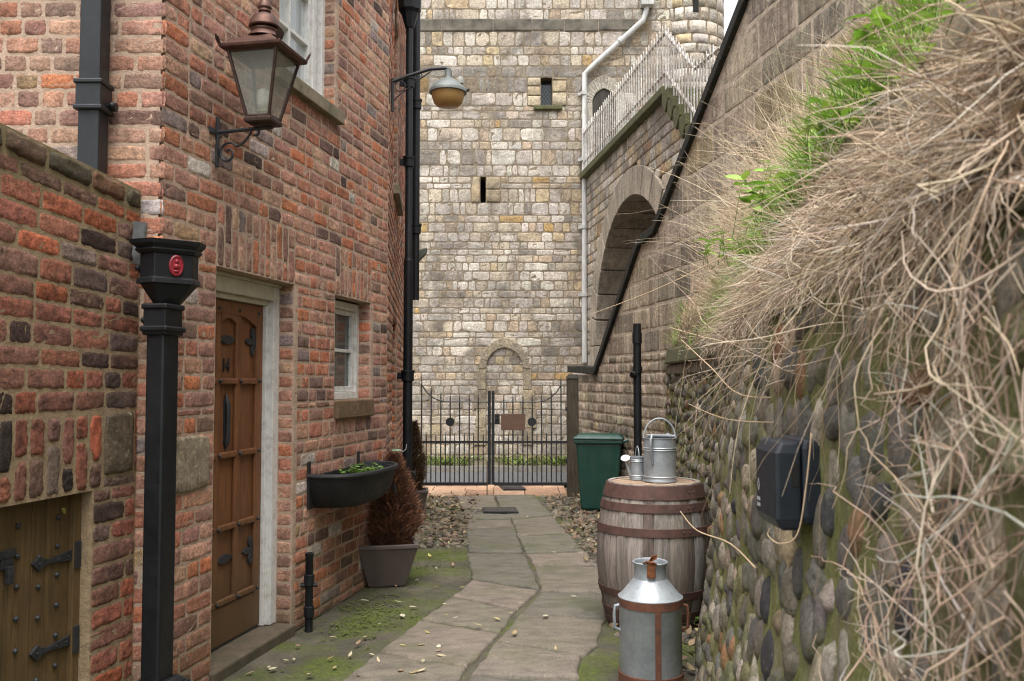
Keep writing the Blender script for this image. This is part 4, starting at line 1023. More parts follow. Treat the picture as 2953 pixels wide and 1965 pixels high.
s.build('medallion', RED, q, smooth=True)
# round pipes on the neighbouring house
def rpipe(label, x, Y, r, z0, z1, collars, hopper=None, name='downpipe', mat=PIPE, fatz=None):
    X = atY(x, 1100, Y).x; q = thing(name, label, 'downpipe', (X, Y, z0))
    if fatz:
        s = MB(); s.lathe([(r * 1.28, z0), (r * 1.28, fatz), (r * 1.28, fatz), (r, fatz + .03), (r, z1)], 16, (X, Y, 0))
    else: s = MB(); s.lathe([(r, z0), (r, z1)], 16, (X, Y, 0))
    s.build('pipe', mat, q, smooth=True)
    for z in collars:
        s = MB(); k = r * (1.28 if fatz and z < fatz else 1); s.lathe([(k, z - .05), (k + .014, z - .045), (k + .014, z + .03), (k + .022, z + .03), (k + .022, z + .05), (k, z + .052)], 16, (X, Y, 0)); s.build('collar', mat, q, smooth=True)
        s = MB(); s.box(X - k - .055, X - k - .005, Y - .0, Y + .03, z - .03, z + .03); s.build('fixing_ear', mat, q, bevel=.005)
    if hopper:
        s = MB(); z = hopper; s.lathe([(r + .01, z), (r + .05, z + .14), (r + .075, z + .17), (r + .085, z + .36), (r + .11, z + .38), (r + .11, z + .43)], 8, (X, Y, 0), a0=math.pi / 8); s.build('hopper_head', mat, q, bevel=.004)
    return q
PY = 8.35
rpipe('round black downpipe with a hopper head, nearer of the pair on the neighbouring house', 1176, PY, .034, 0.0, 4.98, [4.3, 3.55, 1.55, .62], hopper=4.82, fatz=2.62)
s_ = [o for o in scene.objects if o.name.startswith('downpipe')][-1]
rpipe('plain round black downpipe close behind the pipe with the hopper head', 1197, PY + .5, .036, 2.3, 5.6, [4.25, 3.0])
# short stub pipe by the door
sb_ = FF.p(*fu(858, 1700)[:1], 0, .075)
q = thing('drain_pipe', 'short black stub of drainpipe standing against the brick beside the door', 'pipe', (sb_.x, sb_.y, 0))
X, Y = sb_.x, sb_.y
s = MB(); s.lathe([(.024, -.01), (.024, .44), (.027, .445), (.027, .46), (.018, .462), (.018, .4)], 14, (X, Y, 0)); s.build('pipe', PIPE, q, smooth=True)
for z in (.11, .30): s = MB(); s.lathe([(.024, z - .035), (.032, z - .03), (.032, z + .03), (.024, z + .035)], 14, (X, Y, 0)); s.build('collar', PIPE, q, smooth=True)
s = MB(); s.tube([(X - .05, Y - .01, .27), (X + .05, Y, .27)], .013, 8); s.build('fixing_ear', PIPE, q, smooth=True)
# tall pipe in front of the rampart
X = atY(1838, 1100, 8.2).x
q = thing('drain_pipe', 'tall black plastic vent pipe standing between the green bin and cobble wall', 'pipe', (X, 8.2, 0)); zt = atY(1835, 934, 8.2).z
s = MB(); s.lathe([(.037, 0), (.037, zt), (.03, zt), (.03, zt - .1)], 16, (X, 8.2, 0)); s.build('pipe', PIPE, q, smooth=True)
for z, h in ((zt - .13, .05), (zt - .42, .03)): s = MB(); s.lathe([(.037, z - h), (.044, z - h), (.044, z + h), (.037, z + h)], 16, (X, 8.2, 0)); s.build('collar', PIPE, q, smooth=True)
s = MB(); s.tube([(X - .03, 8.17, zt - .46), (X - .055, 8.15, zt - .47)], .03, 8); s.build('pipe_clip', PIPE, q, smooth=True)
# white pipe on the tower
pts = [(1686, 1046), (1686, 213), (1710, 190), (1856, 58), (1866, 20), (1868, -60)]
P = [atY(x, y, TY - .09) for x, y in pts]; q = thing('downpipe', 'white painted downpipe running up the tower and across to the turret', 'downpipe', (P[0].x, TY - .09, P[0].z))
WP = plain('chalky white paint', (.48, .475, .46), .6, vary=.25, scale=9, bmp=.1, stretch=(3, 3, .5), c2=(.33, .31, .28)); s = MB(); s.tube(P, .048, 12); s.build('pipe', WP, q, smooth=True)
for y in (270, 460, 655, 850):
    p = atY(1686, y, TY - .09); s = MB(); s.lathe([(.05, -.03), (.064, -.028), (.064, .028), (.05, .03)], 12, (P[0].x, TY - .09, p.z)); s.box(P[0].x - .1, P[0].x + .1, TY - .06, TY - .03, p.z - .025, p.z + .025); s.build('pipe_clip', WP, q)
p = P[2].lerp(P[3], .55); dv = (P[3] - P[2]).normalized(); s = MB(); s.lathe([(.05, -.05), (.062, -.045), (.062, .045), (.05, .05)], 12, p, dv); s.build('pipe_collar', WP, q)
p = P[4]; s = MB(); s.box(p.x - .11, p.x + .11, TY - .2, TY - .02, p.z + .0, p.z + .4); s.build('rainwater_head', WP, q, bevel=.01)
# ================================================================== LAMPS
# copper lantern on its scroll bracket
lu = fu(623, 420)[0]; lz = lambda y: atY(700, y, 4.5).z
lc = FF.p(lu + .005, 0, .255); lz0 = lz(352); lz1 = lz(163)     # cage bottom and eaves
q = thing('wall_lantern', 'large weathered copper street lantern on a black scroll bracket by the door', 'lantern', (lc.x, lc.y, lz0))
COPPER = plain('weathered copper', (.115, .06, .046), .48, metal=.65, vary=.5, scale=14, bmp=.12, c2=(.06, .035, .032))
COPPERD = plain('dark copper', (.06, .036, .029), .5, metal=.6, vary=.5, scale=22, bmp=.15)
def lf(a, b_, z): return V((lc.x, lc.y, z)) + FF.u * a + FF.n * b_
SA, SB_ = .130, .058
def ring4(h, z): return [lf(-h, -h, z), lf(h, -h, z), lf(h, h, z), lf(-h, h, z)]
def loft4(secs, cap=True):
    mb = MB(); vs = [p for h, z in secs for p in ring4(h, z)]; fs = []
    for i in range(len(secs) - 1): fs += [(i * 4 + j, i * 4 + (j + 1) % 4, (i + 1) * 4 + (j + 1) % 4, (i + 1) * 4 + j) for j in range(4)]
    if cap: fs += [(3, 2, 1, 0), tuple((len(secs) - 1) * 4 + j for j in range(4))]
    mb.add(vs, fs); return mb
H = lz1 - lz0
loft4([(SB_ + .012, lz0 - .018), (SB_ + .014, lz0), (SB_ + .002, lz0 + .016)]).build('base_tray', COPPERD, q, bevel=.003)
s = MB()
for sx, sy in ((-1, -1), (1, -1), (1, 1), (-1, 1)): s.tube([lf(sx * SB_, sy * SB_, lz0), lf(sx * SA, sy * SA, lz1)], .0085, 6)
for (h, z) in ((SB_, lz0 + .012), (SA - .004, lz1 - .012)):
    P = ring4(h, z)
    for i in range(4): s.tube([P[i], P[(i + 1) % 4]], .0085, 6)
s.build('cage', COPPERD, q, smooth=True)
m, t, b = nt('dusty lantern glass'); b.inputs['Base Color'].default_value = (.30, .31, .275, 1); b.inputs['Roughness'].default_value = .06; b.inputs['Specular IOR Level'].default_value = .8
v = coords(t); L(t, ramp(t, noise(t, v, 9, 7, .7), [(.3, g1(.22)), (.7, g1(.42))]), b.inputs['Alpha']); LGL = m
for i in range(4):
    a0, a1 = ring4(SB_ - .003, lz0 + .012), ring4(SA - .006, lz1 - .012); s = MB()
    P = [a0[i], a0[(i + 1) % 4], a1[(i + 1) % 4], a1[i]]; nn = (P[1] - P[0]).cross(P[3] - P[0]).normalized(); s.prism(P, nn * .002); s.build('glass_pane', LGL, q)
loft4([(SA + .012, lz1 - .012), (SA + .030, lz1 - .004), (SA + .034, lz1 + .012), (SA + .022, lz1 + .02)]).build('eaves', COPPER, q, bevel=.003)
loft4([(SA + .024, lz1 + .016), (SA - .03, lz1 + .052), (SA - .085, lz1 + .10)]).build('roof', COPPER, q)
O = (lc.x, lc.y, 0); z = lz1
s = MB(); s.lathe([(.085, z + .085), (.072, z + .105), (.062, z + .115), (.066, z + .122), (.066, z + .128)], 24, O); s.build('roof_collar', COPPER, q, smooth=True)
s = MB(); s.lathe([(.055, z + .128), (.055, z + .138)], 20, O); s.build('vent_gap', DARK, q, smooth=True)
s = MB(); s.lathe([(.074, z + .138), (.078, z + .144), (.072, z + .172), (.055, z + .198), (.03, z + .212), (.022, z + .216)], 24, O); s.build('chimney_dome', COPPER, q, smooth=True)
s = MB(); s.lathe([(.022, z + .214), (.032, z + .222), (.03, z + .232), (.036, z + .242), (.034, z + .256), (.022, z + .278), (.012, z + .31), (.007, z + .34), (.001, z + .36)], 18, O); s.build('finial', COPPER, q, smooth=True)
for sx, sy in ((-1, -1), (1, -1), (1, 1), (-1, 1)):
    s = MB(); e_ = SA + .026; a = lf(sx * e_, sy * e_, z + .012); d_ = (FF.u * sx + FF.n * sy).normalized(); t_ = d_.cross(V((0, 0, 1)))
    s.prism([a - t_ * .016, a + t_ * .016, a + t_ * .022 + V((0, 0, .028)) + d_ * .012, a + V((0, 0, .048)) + d_ * .02, a - t_ * .022 + V((0, 0, .028)) + d_ * .012], d_ * .005); s.build('corner_leaf', COPPERD, q)
m, t, b = nt('frosted bulb'); b.inputs['Base Color'].default_value = (.82, .80, .72, 1); b.inputs['Roughness'].default_value = .3; FROST = m
s = MB(); s.lathe([(.018, lz0 + .055), (.03, lz0 + .068), (.034, lz0 + .085), (.034, lz0 + .13), (.028, lz0 + .155), (.0005, lz0 + .168)], 18, O); s.build('bulb', FROST, q, smooth=True)
s = MB(); s.lathe([(.02, lz0 + .012), (.02, lz0 + .04), (.027, lz0 + .042), (.027, lz0 + .052), (.018, lz0 + .056)], 18, O); s.build('bulb_holder', plain('yellowed plastic', (.48, .44, .22), .5, vary=.1), q, smooth=True)
# bracket
wz0, wz1 = lz(478), lz(335)
s = MB(); s.fbox(FF, lu - .013, lu + .013, wz0, wz1, .002, .014); az = lz(378); s.fbox(FF, lu - .075, lu + .04, az - .02, az + .012, .002, .012); s.build('wall_cross', IRON, q, bevel=.002)
s = MB(); zb = lz0 - .026; s.tube([FF.p(lu, az, .01), FF.p(lu + .01, zb - .012, .15), FF.p(lu + .02, zb - .004, .30)], .010, 8); s.build('bracket_arm', IRON, q, smooth=True)
s = MB(); pts = []
for i in range(23):      # lower scroll
    a = math.pi * .2 + i / 22 * math.pi * 2.6; r_ = .012 + .043 * i / 22; pts.append((.062 - r_ * math.cos(a), wz0 + .068 + r_ * math.sin(a) * 1.1))
x0, z0 = pts[-1]
for i in range(1, 11): q_ = i / 10; pts.append((x0 + (.185 - x0) * q_, z0 + (zb - .03 - z0) * (q_ ** 1.9)))
for i in range(1, 13): a = math.pi + i / 12 * -math.pi * 1.7; r_ = .026 * (1 - .5 * i / 12); pts.append((.211 + r_ * math.cos(a), zb - .03 + r_ * math.sin(a) * 1.0))
s.tube([FF.p(lu + .01, z, d) for d, z in pts], .0065, 6); s.build('scroll', IRON, q, smooth=True)
# grey swan-neck street lamp
SY = 7.2; sl = lambda x, y: atY(x, y, SY); w0 = sl(1132, 290)
q = thing('street_lamp', 'grey street lamp on a swan neck bracket with an amber bowl', 'street lamp', (w0.x, SY, w0.z))
s = MB(); s.tube([sl(1132, 322), sl(1132, 226)], .012, 8); s.build('wall_bar', IRON, q, smooth=True)
s = MB(); s.tube([sl(1132, 236), sl(1180, 218), sl(1240, 200), sl(1285, 197), sl(1297, 203), sl(1299, 222)], .014, 10); s.build('swan_neck', IRON, q, smooth=True)
s = MB(); s.tube([sl(1134, 290), sl(1160, 268), sl(1200, 236), sl(1244, 206)], .005, 6)
for cx_, cy_, r_ in ((1154, 249, .042), (1207, 219, .028)):
    c_ = sl(cx_, cy_); s.tube([c_ + V((r_ * math.cos(a), 0, r_ * math.sin(a))) for a in [i / 16 * 2 * math.pi for i in range(17)]], .0045, 6)
s.build('scroll_brace', IRON, q, smooth=True)
c_ = sl(1292, 260); zr = sl(1292, 262).z; lk_ = plain('grey lamp metal', (.16, .175, .17), .5, vary=.2, scale=12, metal=.2)
O = (c_.x, SY, 0); s = MB(); s.lathe([(.026, zr + .17), (.028, zr + .12), (.034, zr + .10), (.075, zr + .078), (.115, zr + .045), (.145, zr + .012), (.152, zr + .0), (.152, zr - .02), (.138, zr - .022)], 28, O); s.build('canopy', lk_, q, smooth=True)
m, t, b = nt('amber bowl'); b.inputs['Base Color'].default_value = (.40, .24, .085, 1); b.inputs['Roughness'].default_value = .3
s = MB(); s.lathe([(.135, zr - .02), (.128, zr - .06), (.115, zr - .10), (.09, zr - .125), (.05, zr - .135), (.0005, zr - .138)], 28, O); s.build('bowl', m, q, smooth=True)
s = MB(); s.lathe([(.026, zr + .05), (.028, zr + .085), (.018, zr + .105), (.0005, zr + .11)], 12, (c_.x + .10, SY - .02, 0)); s.build('photocell', plain('pale cap', (.33, .33, .29), .5), q, smooth=True)
s = MB(); s.tube([(c_.x + .14, SY, zr - .01), (c_.x + .175, SY - .02, zr + .005)], .007, 6); s.build('catch', IRON, q)
# floodlight on a bracket beyond the pipes
FY = 9.3; q0 = atY(1200, 735, FY); q = thing('floodlight', 'small grey green floodlight on the house wall beyond the downpipes', 'floodlight', (q0.x, FY, q0.z)); gm = plain('grey green casting', (.085, .095, .075), .6, vary=.3)
a = atY(1192, 765, FY); b_ = atY(1207, 712, FY)
s = MB(); s.box(a.x, b_.x, FY - .06, FY + .02, a.z, b_.z); s.box(a.x - .02, a.x, FY - .05, FY + .01, a.z + .02, b_.z - .02); s.build('casing', gm, q, bevel=.006)
a1 = atY(1232, 717, FY); s = MB(); s.prism([(b_.x, FY - .06, b_.z - .045), (a1.x, FY - .06, b_.z - .02), (a1.x - .01, FY - .06, b_.z - .075), (b_.x, FY - .06, a.z + .03)], (0, .09, 0)); s.build('lamp_head', gm, q, bevel=.004)

# ================================================================== TROUGH PLANTER
pu0, pu1 = fu(880, 1365)[0], fu(1040, 1353)[0] + .07; pm = (pu0 + pu1) / 2; ph = (pu1 - pu0) / 2; pz = .905; pd = .33
q0 = FF.p(pm, pz, 0); q = thing('wall_planter', 'black cast iron manger trough hung on the brick as a planter', 'planter', (q0.x, q0.y, q0.z - .22))
def outline(k, d, n=28):
    P = []
    for i in range(n + 1):
        a = math.pi * i / n; x, y = -math.cos(a), math.sin(a); P.append((pm + ph * k * (abs(x) ** .62) * (1 if x > 0 else -1), d * (abs(y) ** .6)))
    return P
secs = [(.62, pd * .5, pz - .215), (.76, pd * .72, pz - .205), (.88, pd * .88, pz - .15), (.965, pd * .97, pz - .02), (.97, pd * .98, pz), (.90, pd * .90, pz), (.86, pd * .86, pz - .05)]
s = MB(); vs = []
for k, d, z in secs: vs += [FF.p(u, z, .012 + y) for u, y in outline(k, d)]
n = 29; fs = [(i * n + j, i * n + j + 1, (i + 1) * n + j + 1, (i + 1) * n + j) for i in range(len(secs) - 1) for j in range(n - 1)]; fs.append(tuple(range(n - 1, -1, -1)))
s.add(vs, fs); s.fbox(FF, pm - ph * .96, pm + ph * .96, pz - .2, pz, .004, .02)
CAST = plain('pitted cast iron', (.008, .0085, .010), .6, vary=.5, scale=25, bmp=.35, bscale=70); s.build('trough', CAST, q, smooth=True)
s = MB(); s.tube([FF.p(u, pz + .002, .012 + y) for u, y in outline(.97, pd * .985, 40)], .017, 8); s.build('rolled_rim', CAST, q, smooth=True)
for u in (pm - ph * .93, pm + ph * .72): s = MB(); s.fbox(FF, u - .016, u + .016, pz - .02, pz + .095, .004, .016); s.build('hanging_lug', CAST, q, bevel=.004)
s = MB(); z = pz - .05; P = [FF.p(u, z + .012 * mnoise.noise((u * 12, y * 12, 0)), .012 + y) for u, y in outline(.87, pd * .87)]; s.add(P, [tuple(range(len(P)))]); s.build('soil', plain('potting soil', (.03, .022, .015), 1, vary=.5, scale=60, bmp=.8), q)
s = MB(); s.tube([FF.p(pm + ph * .78, pz - .13, pd * .80), FF.p(pm + ph * .78, pz - .20, pd * .84)], .012, 8); s.build('spout_stub', CAST, q, smooth=True)
# ---- leaves
def leafmat(name, c1, c2, rough=.55, trans=.25):
    m, t, b = nt(name); a = t.nodes.new('ShaderNodeAttribute'); a.attribute_name = 'Col'
    c = mix(t, 1.0, a.outputs['Color'], ramp(t, noise(t, coords(t), 18, 5, .6), [(.3, c1), (.7, c2)]), 'MULTIPLY'); L(t, c, b.inputs['Base Color']); b.inputs['Roughness'].default_value = rough
    tr = t.nodes.new('ShaderNodeBsdfTranslucent'); L(t, c, tr.inputs[0]); mx = t.nodes.new('ShaderNodeMixShader'); mx.inputs[0].default_value = trans
    L(t, b.outputs[0], mx.inputs[1]); L(t, tr.outputs[0], mx.inputs[2]); L(t, mx.outputs[0], t.nodes['Material Output'].inputs[0]); return m
LEAF = leafmat('fresh leaf', (.8, .8, .8), (1.25, 1.2, 1.1))
def leaf(mb, o, d, l, w, rr, c, curl=.3, up=None):
    d = d.normalized(); sd = d.cross(up if up is not None else V((rr.gauss(0, .3), rr.gauss(0, .3), 1)))
    if sd.length < 1e-3: sd = d.orthogonal()
    sd.normalize(); nn = sd.cross(d); P = []
    for f_, ww in ((0, .08), (.25, .8), (.55, 1.0), (.8, .6), (1, .04)):
        c0 = o + d * (l * f_) - nn * (l * curl * f_ * f_); P += [c0 - sd * (w * ww / 2) + nn * w * .12, c0, c0 + sd * (w * ww / 2) + nn * w * .12]
    mb.add(P, [(3 * i + j, 3 * i + j + 1, 3 * i + j + 4, 3 * i + j + 3) for i in range(4) for j in (0, 1)], c)
def weed(name, label, cat, o, n, h, l, w, greens, seed, spread=.1, group=None, stems=True):
    rr = random.Random(seed); q = thing(name, label, cat, o, group); lf_ = MB(); st_ = lf_; o = V(o)
    for i in range(n):
        a = rr.uniform(0, 6.28); r_ = spread * math.sqrt(rr.random()); b_ = o + V((r_ * math.cos(a), r_ * math.sin(a), 0)); tp = b_ + V((rr.gauss(0, h * .25), rr.gauss(0, h * .25), h * rr.uniform(.4, 1)))
        st_.tube([b_, b_.lerp(tp, .5) + V((rr.gauss(0, h * .05), 0, 0)), tp], .0013, 4, (.14, .22, .05), flat=1)
        for k in range(rr.randint(3, 5)):
            a = rr.uniform(0, 6.28); leaf(lf_, b_.lerp(tp, rr.uniform(.45, 1)), V((math.cos(a), math.sin(a), rr.uniform(-.1, .6))), l * rr.uniform(.6, 1.2), w * rr.uniform(.7, 1.2), rr, pick(rr, greens, .15))
    lf_.build('foliage', LEAF, q, smooth='all', flip_fix=False); return q
GRN = [((.13, .24, .035), 3), ((.09, .19, .03), 3), ((.18, .28, .05), 2)]
q0 = FF.p(pm + ph * .12, pz - .045, .14); weed('seedlings', 'bright green seedlings sprouting from the black wall planter', 'plant', q0, 34, .085, .035, .022, GRN, 5, .14)

# ================================================================== POTS AND DEAD CONIFERS
def pot(label, c, w0, w1, h, mat, yaw):
    q = thing('plant_pot', label, 'plant pot', c, 'square taupe plant pots'); 
    def sq(h_, z): return [V((c[0] + h_ * (math.cos(yaw) * x - math.sin(yaw) * y), c[1] + h_ * (math.sin(yaw) * x + math.cos(yaw) * y), c[2] + z)) for x, y in ((-1, -1), (1, -1), (1, 1), (-1, 1))]
    secs = [(w0 * .96, 0), (w0, .012), (w1, h - .03), (w1 + .008, h - .028), (w1 + .008, h), (w1 - .022, h), (w1 - .03, h - .06)]
    s = MB(); vs = [p for a, z in secs for p in sq(a, z)]; s.add(vs, [(i * 4 + j, i * 4 + (j + 1) % 4, (i + 1) * 4 + (j + 1) % 4, (i + 1) * 4 + j) for i in range(len(secs) - 1) for j in range(4)] + [(3, 2, 1, 0)]); s.build('shell', mat, q, bevel=.006)
    s = MB(); P = sq(w1 - .028, h - .055); s.add(P, [(0, 1, 2, 3)]); s.build('soil', bpy.data.materials['potting soil'], q)
POT = plain('taupe plastic', (.098, .075, .066), .5, vary=.2, scale=6, bmp=.06, dust=((.13, .11, .095), .2), chips=((.2, .18, .15), .4, 60))
p1 = gnd(1112, 1682); pot('larger taupe square pot on the mossy ground in front of the planter', (p1.x, p1.y, .0), .135, .215, .315, POT, .22)
p2 = gnd(1190, 1482); p2 = V((p2.x + .0, p2.y + .05, 0)); pot('taupe square pot farther back beneath the second, upright conifer', (p2.x, p2.y, .0), .11, .165, .27, POT, .1)
NEED = leafmat('dry needles', (.7, .7, .7), (1.3, 1.25, 1.2), .8, .15)
def conifer(label, c, h, rw, cols, seed, n, slim=1.0):
    q = thing('conifer', label, 'conifer', c, 'potted conifers'); rr = random.Random(seed); c = V(c)
    s = MB(); s.tube([c, c + V((0, 0, h * .5)), c + V((0, 0, h * .92))], [.014, .010, .003], 6); s.build('trunk', plain('bark', (.06, .04, .03), .95, vary=.4, scale=40), q, smooth=True)
    s = MB()
    def rad_(f): return rw * (min(1, .55 + f * 2.2) if f < .25 else (1 - ((f - .25) / .78) ** 1.9)) * slim
    for i in range(n):
        f = rr.random() ** 1.15; a = rr.uniform(0, 6.28); lump = 1 + .4 * mnoise.noise((math.cos(a) * 2.2, math.sin(a) * 2.2, f * 7 + seed))
        r_ = rad_(f) * (rr.random() ** .4) * lump; o = c + V((r_ * math.cos(a), r_ * math.sin(a), f * h * .97 + .01)); d = V((math.cos(a) * .75, math.sin(a) * .75, rr.uniform(.3, 1.3))).normalized()
        l = rr.uniform(.03, .085) * (1.1 - .3 * f); cc = pick(rr, cols, .25); t_ = d.cross(V((rr.gauss(0, 1), rr.gauss(0, 1), rr.gauss(0, 1)))).normalized(); w_ = rr.uniform(.0025, .0055)
        s.add([o - t_ * w_, o + t_ * w_, o + d * l * .6 + t_ * w_ * .8, o + d * l, o + d * l * .6 - t_ * w_ * .8], [(0, 1, 2, 3, 4)], cc)
        for k in range(2):
            b_ = o + d * l * rr.uniform(.2, .7); d2 = (d + V((rr.gauss(0, .6), rr.gauss(0, .6), rr.gauss(0, .4)))).normalized(); t2 = d2.cross(t_); t2 = t2.normalized() if t2.length > 1e-3 else t_
            s.add([b_ - t2 * w_ * .6, b_ + t2 * w_ * .6, b_ + d2 * l * .5], [(0, 1, 2)], cc)
    s.build('foliage', NEED, q, flip_fix=False)
conifer('rusty brown dead conifer in the larger taupe pot', (p1.x + .055, p1.y + .02, .25), .70, .175, [((.20, .085, .045), 3), ((.15, .07, .042), 4), ((.10, .055, .036), 3), ((.26, .125, .06), 1.5)], 4, 6500)
conifer('slender darker conifer with some green left in the pot farther back', (p2.x, p2.y, .215), .82, .125, [((.09, .055, .03), 4), ((.13, .07, .04), 3), ((.07, .075, .03), 2)], 8, 3800, .95)
# small mint green box hung on the wall
q0 = atY(1142, 1315, 7.9); q = thing('wall_box', 'small pale mint green box hanging behind the rusty conifer', 'box', (q0.x, 7.9, q0.z - .06)); a, b_ = atY(1132, 1332, 7.9), atY(1153, 1298, 7.9)
mg = plain('mint paint', (.30, .46, .31), .5, vary=.1)
s = MB(); s.box(a.x, b_.x, 7.86, 7.96, a.z, b_.z - .012); s.build('case', mg, q, bevel=.005); s = MB(); s.box(a.x - .004, b_.x + .004, 7.855, 7.965, b_.z - .011, b_.z); s.build('lid', mg, q, bevel=.003)
s = MB(); s.tube([(b_.x, 7.9, b_.z), (b_.x + .03, 7.9, b_.z - .015), (b_.x + .055, 7.89, b_.z + .01), (b_.x + .06, 7.89, b_.z + .05)], .003, 5); s.build('wire_loop', WHITE, q, smooth=True)

# ================================================================== GREEN WHEELED BIN
BY = 10.6; bc = atY(1732, 1400, BY); q = thing('wheeled_bin', 'dark green wheeled refuse bin by the gatepost', 'bin', (bc.x, BY, 0))
GREEN = plain('green plastic', (.004, .048, .034), .42, vary=.2, scale=5, chips=((.10, .13, .11), .5, 70), dust=((.05, .075, .06), .55)); ya = -.16; zt = atY(1734, 1270, BY - .25).z
def bf(x, y, z): return V((bc.x + x * math.cos(ya) - y * math.sin(ya), BY + x * math.sin(ya) + y * math.cos(ya), z))
def bl(secs, cap=True):
    mb = MB(); vs = [bf(x, y, z) for (x0, x1, y0, y1, z) in secs for x, y in ((x0, y0), (x1, y0), (x1, y1), (x0, y1))]
    mb.add(vs, [(i * 4 + j, i * 4 + (j + 1) % 4, (i + 1) * 4 + (j + 1) % 4, (i + 1) * 4 + j) for i in range(len(secs) - 1) for j in range(4)] + [(3, 2, 1, 0), tuple((len(secs) - 1) * 4 + j for j in range(4))]); return mb
bl([(-.20, .19, -.20, .20, .015), (-.215, .20, -.215, .215, .05), (-.265, .25, -.26, .26, zt - .04)]).build('body', GREEN, q, bevel=.02, segs=3)
bl([(-.275, .262, -.27, .27, zt - .05), (-.285, .268, -.28, .28, zt - .03), (-.285, .268, -.28, .28, zt)]).build('rim', GREEN, q, bevel=.008)
bl([(-.295, .275, -.288, .288, zt + .002), (-.30, .28, -.29, .29, zt + .025), (-.25, .24, -.25, .25, zt + .055), (-.10, .16, -.15, .15, zt + .062)]).build('lid', GREEN, q, bevel=.012, segs=3)
s = MB(); s.tube([bf(.265, -.24, zt - .02), bf(.33, -.23, zt + .0), bf(.335, 0, zt + .005), bf(.33, .23, zt + .0), bf(.265, .24, zt - .02)], .017, 10); s.build('handle', GREEN, q, smooth=True)
for y in (-.225, .225):
    s = MB(); d_ = bf(0, 1, 0) - bf(0, 0, 0); s.lathe([(.03, -.025), (.095, -.025), (.10, -.015), (.10, .015), (.095, .025), (.03, .025)], 20, bf(.185, y, .10), d_); s.build('wheel', plain('black rubber', (.015, .015, .015), .8), q, smooth=True)

# ================================================================== BARREL, CANS AND CHURN
BX, BYY, BH = .893, 5.72, .875
bw = thing('wooden_barrel', 'weathered grey oak barrel with rusty hoops standing against the cobble wall', 'barrel', (BX, BYY, 0))
def brad(z): f = 2 * z / BH - 1; return .362 - .072 * abs(f) ** 1.9
m, t, b = nt('weathered oak staves'); v = coords(t, (22, 22, 1.1)); a = t.nodes.new('ShaderNodeAttribute'); a.attribute_name = 'Col'
n1 = noise(t, v, 2.4, 9, .72, .8); c = mix(t, 1.0, a.outputs['Color'], ramp(t, n1, [(.28, g1(.32)), (.48, g1(.85)), (.72, (1.6, 1.55, 1.5))]), 'MULTIPLY')
c = mix(t, ramp(t, noise(t, coords(t, (5, 5, 1)), 2.2, 8, .75), [(.5, g1(0)), (.7, g1(.45))]), c, (.085, .065, .055)); c = mix(t, math_(t, 'MULTIPLY', zband(t, .02, .5), .6), c, (.06, .045, .037))
L(t, c, b.inputs['Base Color']); b.inputs['Roughness'].default_value = .92; b.inputs['Specular IOR Level'].default_value = .2; bump(t, b, n1, .6, .006); STAVE = m
s = MB(); rr = random.Random(17); ns = 27; a = 0; ang = [0]
while a < 2 * math.pi: a += rr.uniform(.19, .29); ang.append(a)
ang = [x * 2 * math.pi / ang[-1] for x in ang]
for a0, a1 in zip(ang[:-1], ang[1:]):
    cc = pick(rr, [((.31, .28, .25), 5), ((.26, .23, .205), 4), ((.20, .17, .15), 3), ((.37, .34, .31), 2), ((.14, .11, .095), 1)], .1); vs = []; k = 5; zn = 18; off = rr.uniform(-.003, .003)
    for j in range(zn + 1):
        z = BH * j / zn
        for i in range(k + 1):
            f = i / k; aa = a0 + (a1 - a0) * f; e_ = .006 if i in (0, k) else 0; r_ = brad(z) - e_ + off * (0 if i in (0, k) else 1); vs.append((BX + r_ * math.cos(aa), BYY + r_ * math.sin(aa), z))
    fs = [(j * (k + 1) + i, j * (k + 1) + i + 1, (j + 1) * (k + 1) + i + 1, (j + 1) * (k + 1) + i) for j in range(zn) for i in range(k)]
    b0 = len(vs)
    for i in range(k + 1): aa = a0 + (a1 - a0) * i / k; r_ = brad(BH) - .028; vs.append((BX + r_ * math.cos(aa), BYY + r_ * math.sin(aa), BH - .001)); vs.append((BX + r_ * math.cos(aa), BYY + r_ * math.sin(aa), BH - .03))
    for i in range(k): fs.append((zn * (k + 1) + i, zn * (k + 1) + i + 1, b0 + 2 * i + 2, b0 + 2 * i)); fs.append((b0 + 2 * i, b0 + 2 * i + 2, b0 + 2 * i + 3, b0 + 2 * i + 1))
    s.add(vs, fs, cc)
s.build('staves', STAVE, bw, smooth=True, flip_fix=False)
s = MB(); rh = brad(BH) - .026; x = -rh; zt = BH - .006
while x < rh - .01:
    x1 = min(x + rr.uniform(.08, .12), rh); P = []; xs = [x + .002 + (x1 - x - .004) * i / 4 for i in range(5)]
    for xx in xs: P.append((BX + xx, BYY - math.sqrt(max(0, rh * rh - xx * xx)), zt + rr.uniform(-.002, .002)))
    for xx in xs[::-1]: P.append((BX + xx, BYY + math.sqrt(max(0, rh * rh - xx * xx)), zt))
    ca, sa = math.cos(.5), math.sin(.5); P = [(BX + (px - BX) * ca - (py - BYY) * sa, BYY + (px - BX) * sa + (py - BYY) * ca, pz_) for px, py, pz_ in P]
    s.prism(P, (0, 0, -.02), rr.choice([(.42, .30, .21), (.38, .26, .18), (.46, .34, .25)])); x = x1
s.build('barrel_head', masonry_mat('barrel head wood', .3, .1, soot=.5, grain=60, dark_lo=.6), bw)
RUST = plain('rusty hoop iron', (.085, .043, .034), .75, metal=.15, vary=.4, scale=16, bmp=.3, bscale=70, c2=(.055, .028, .024))
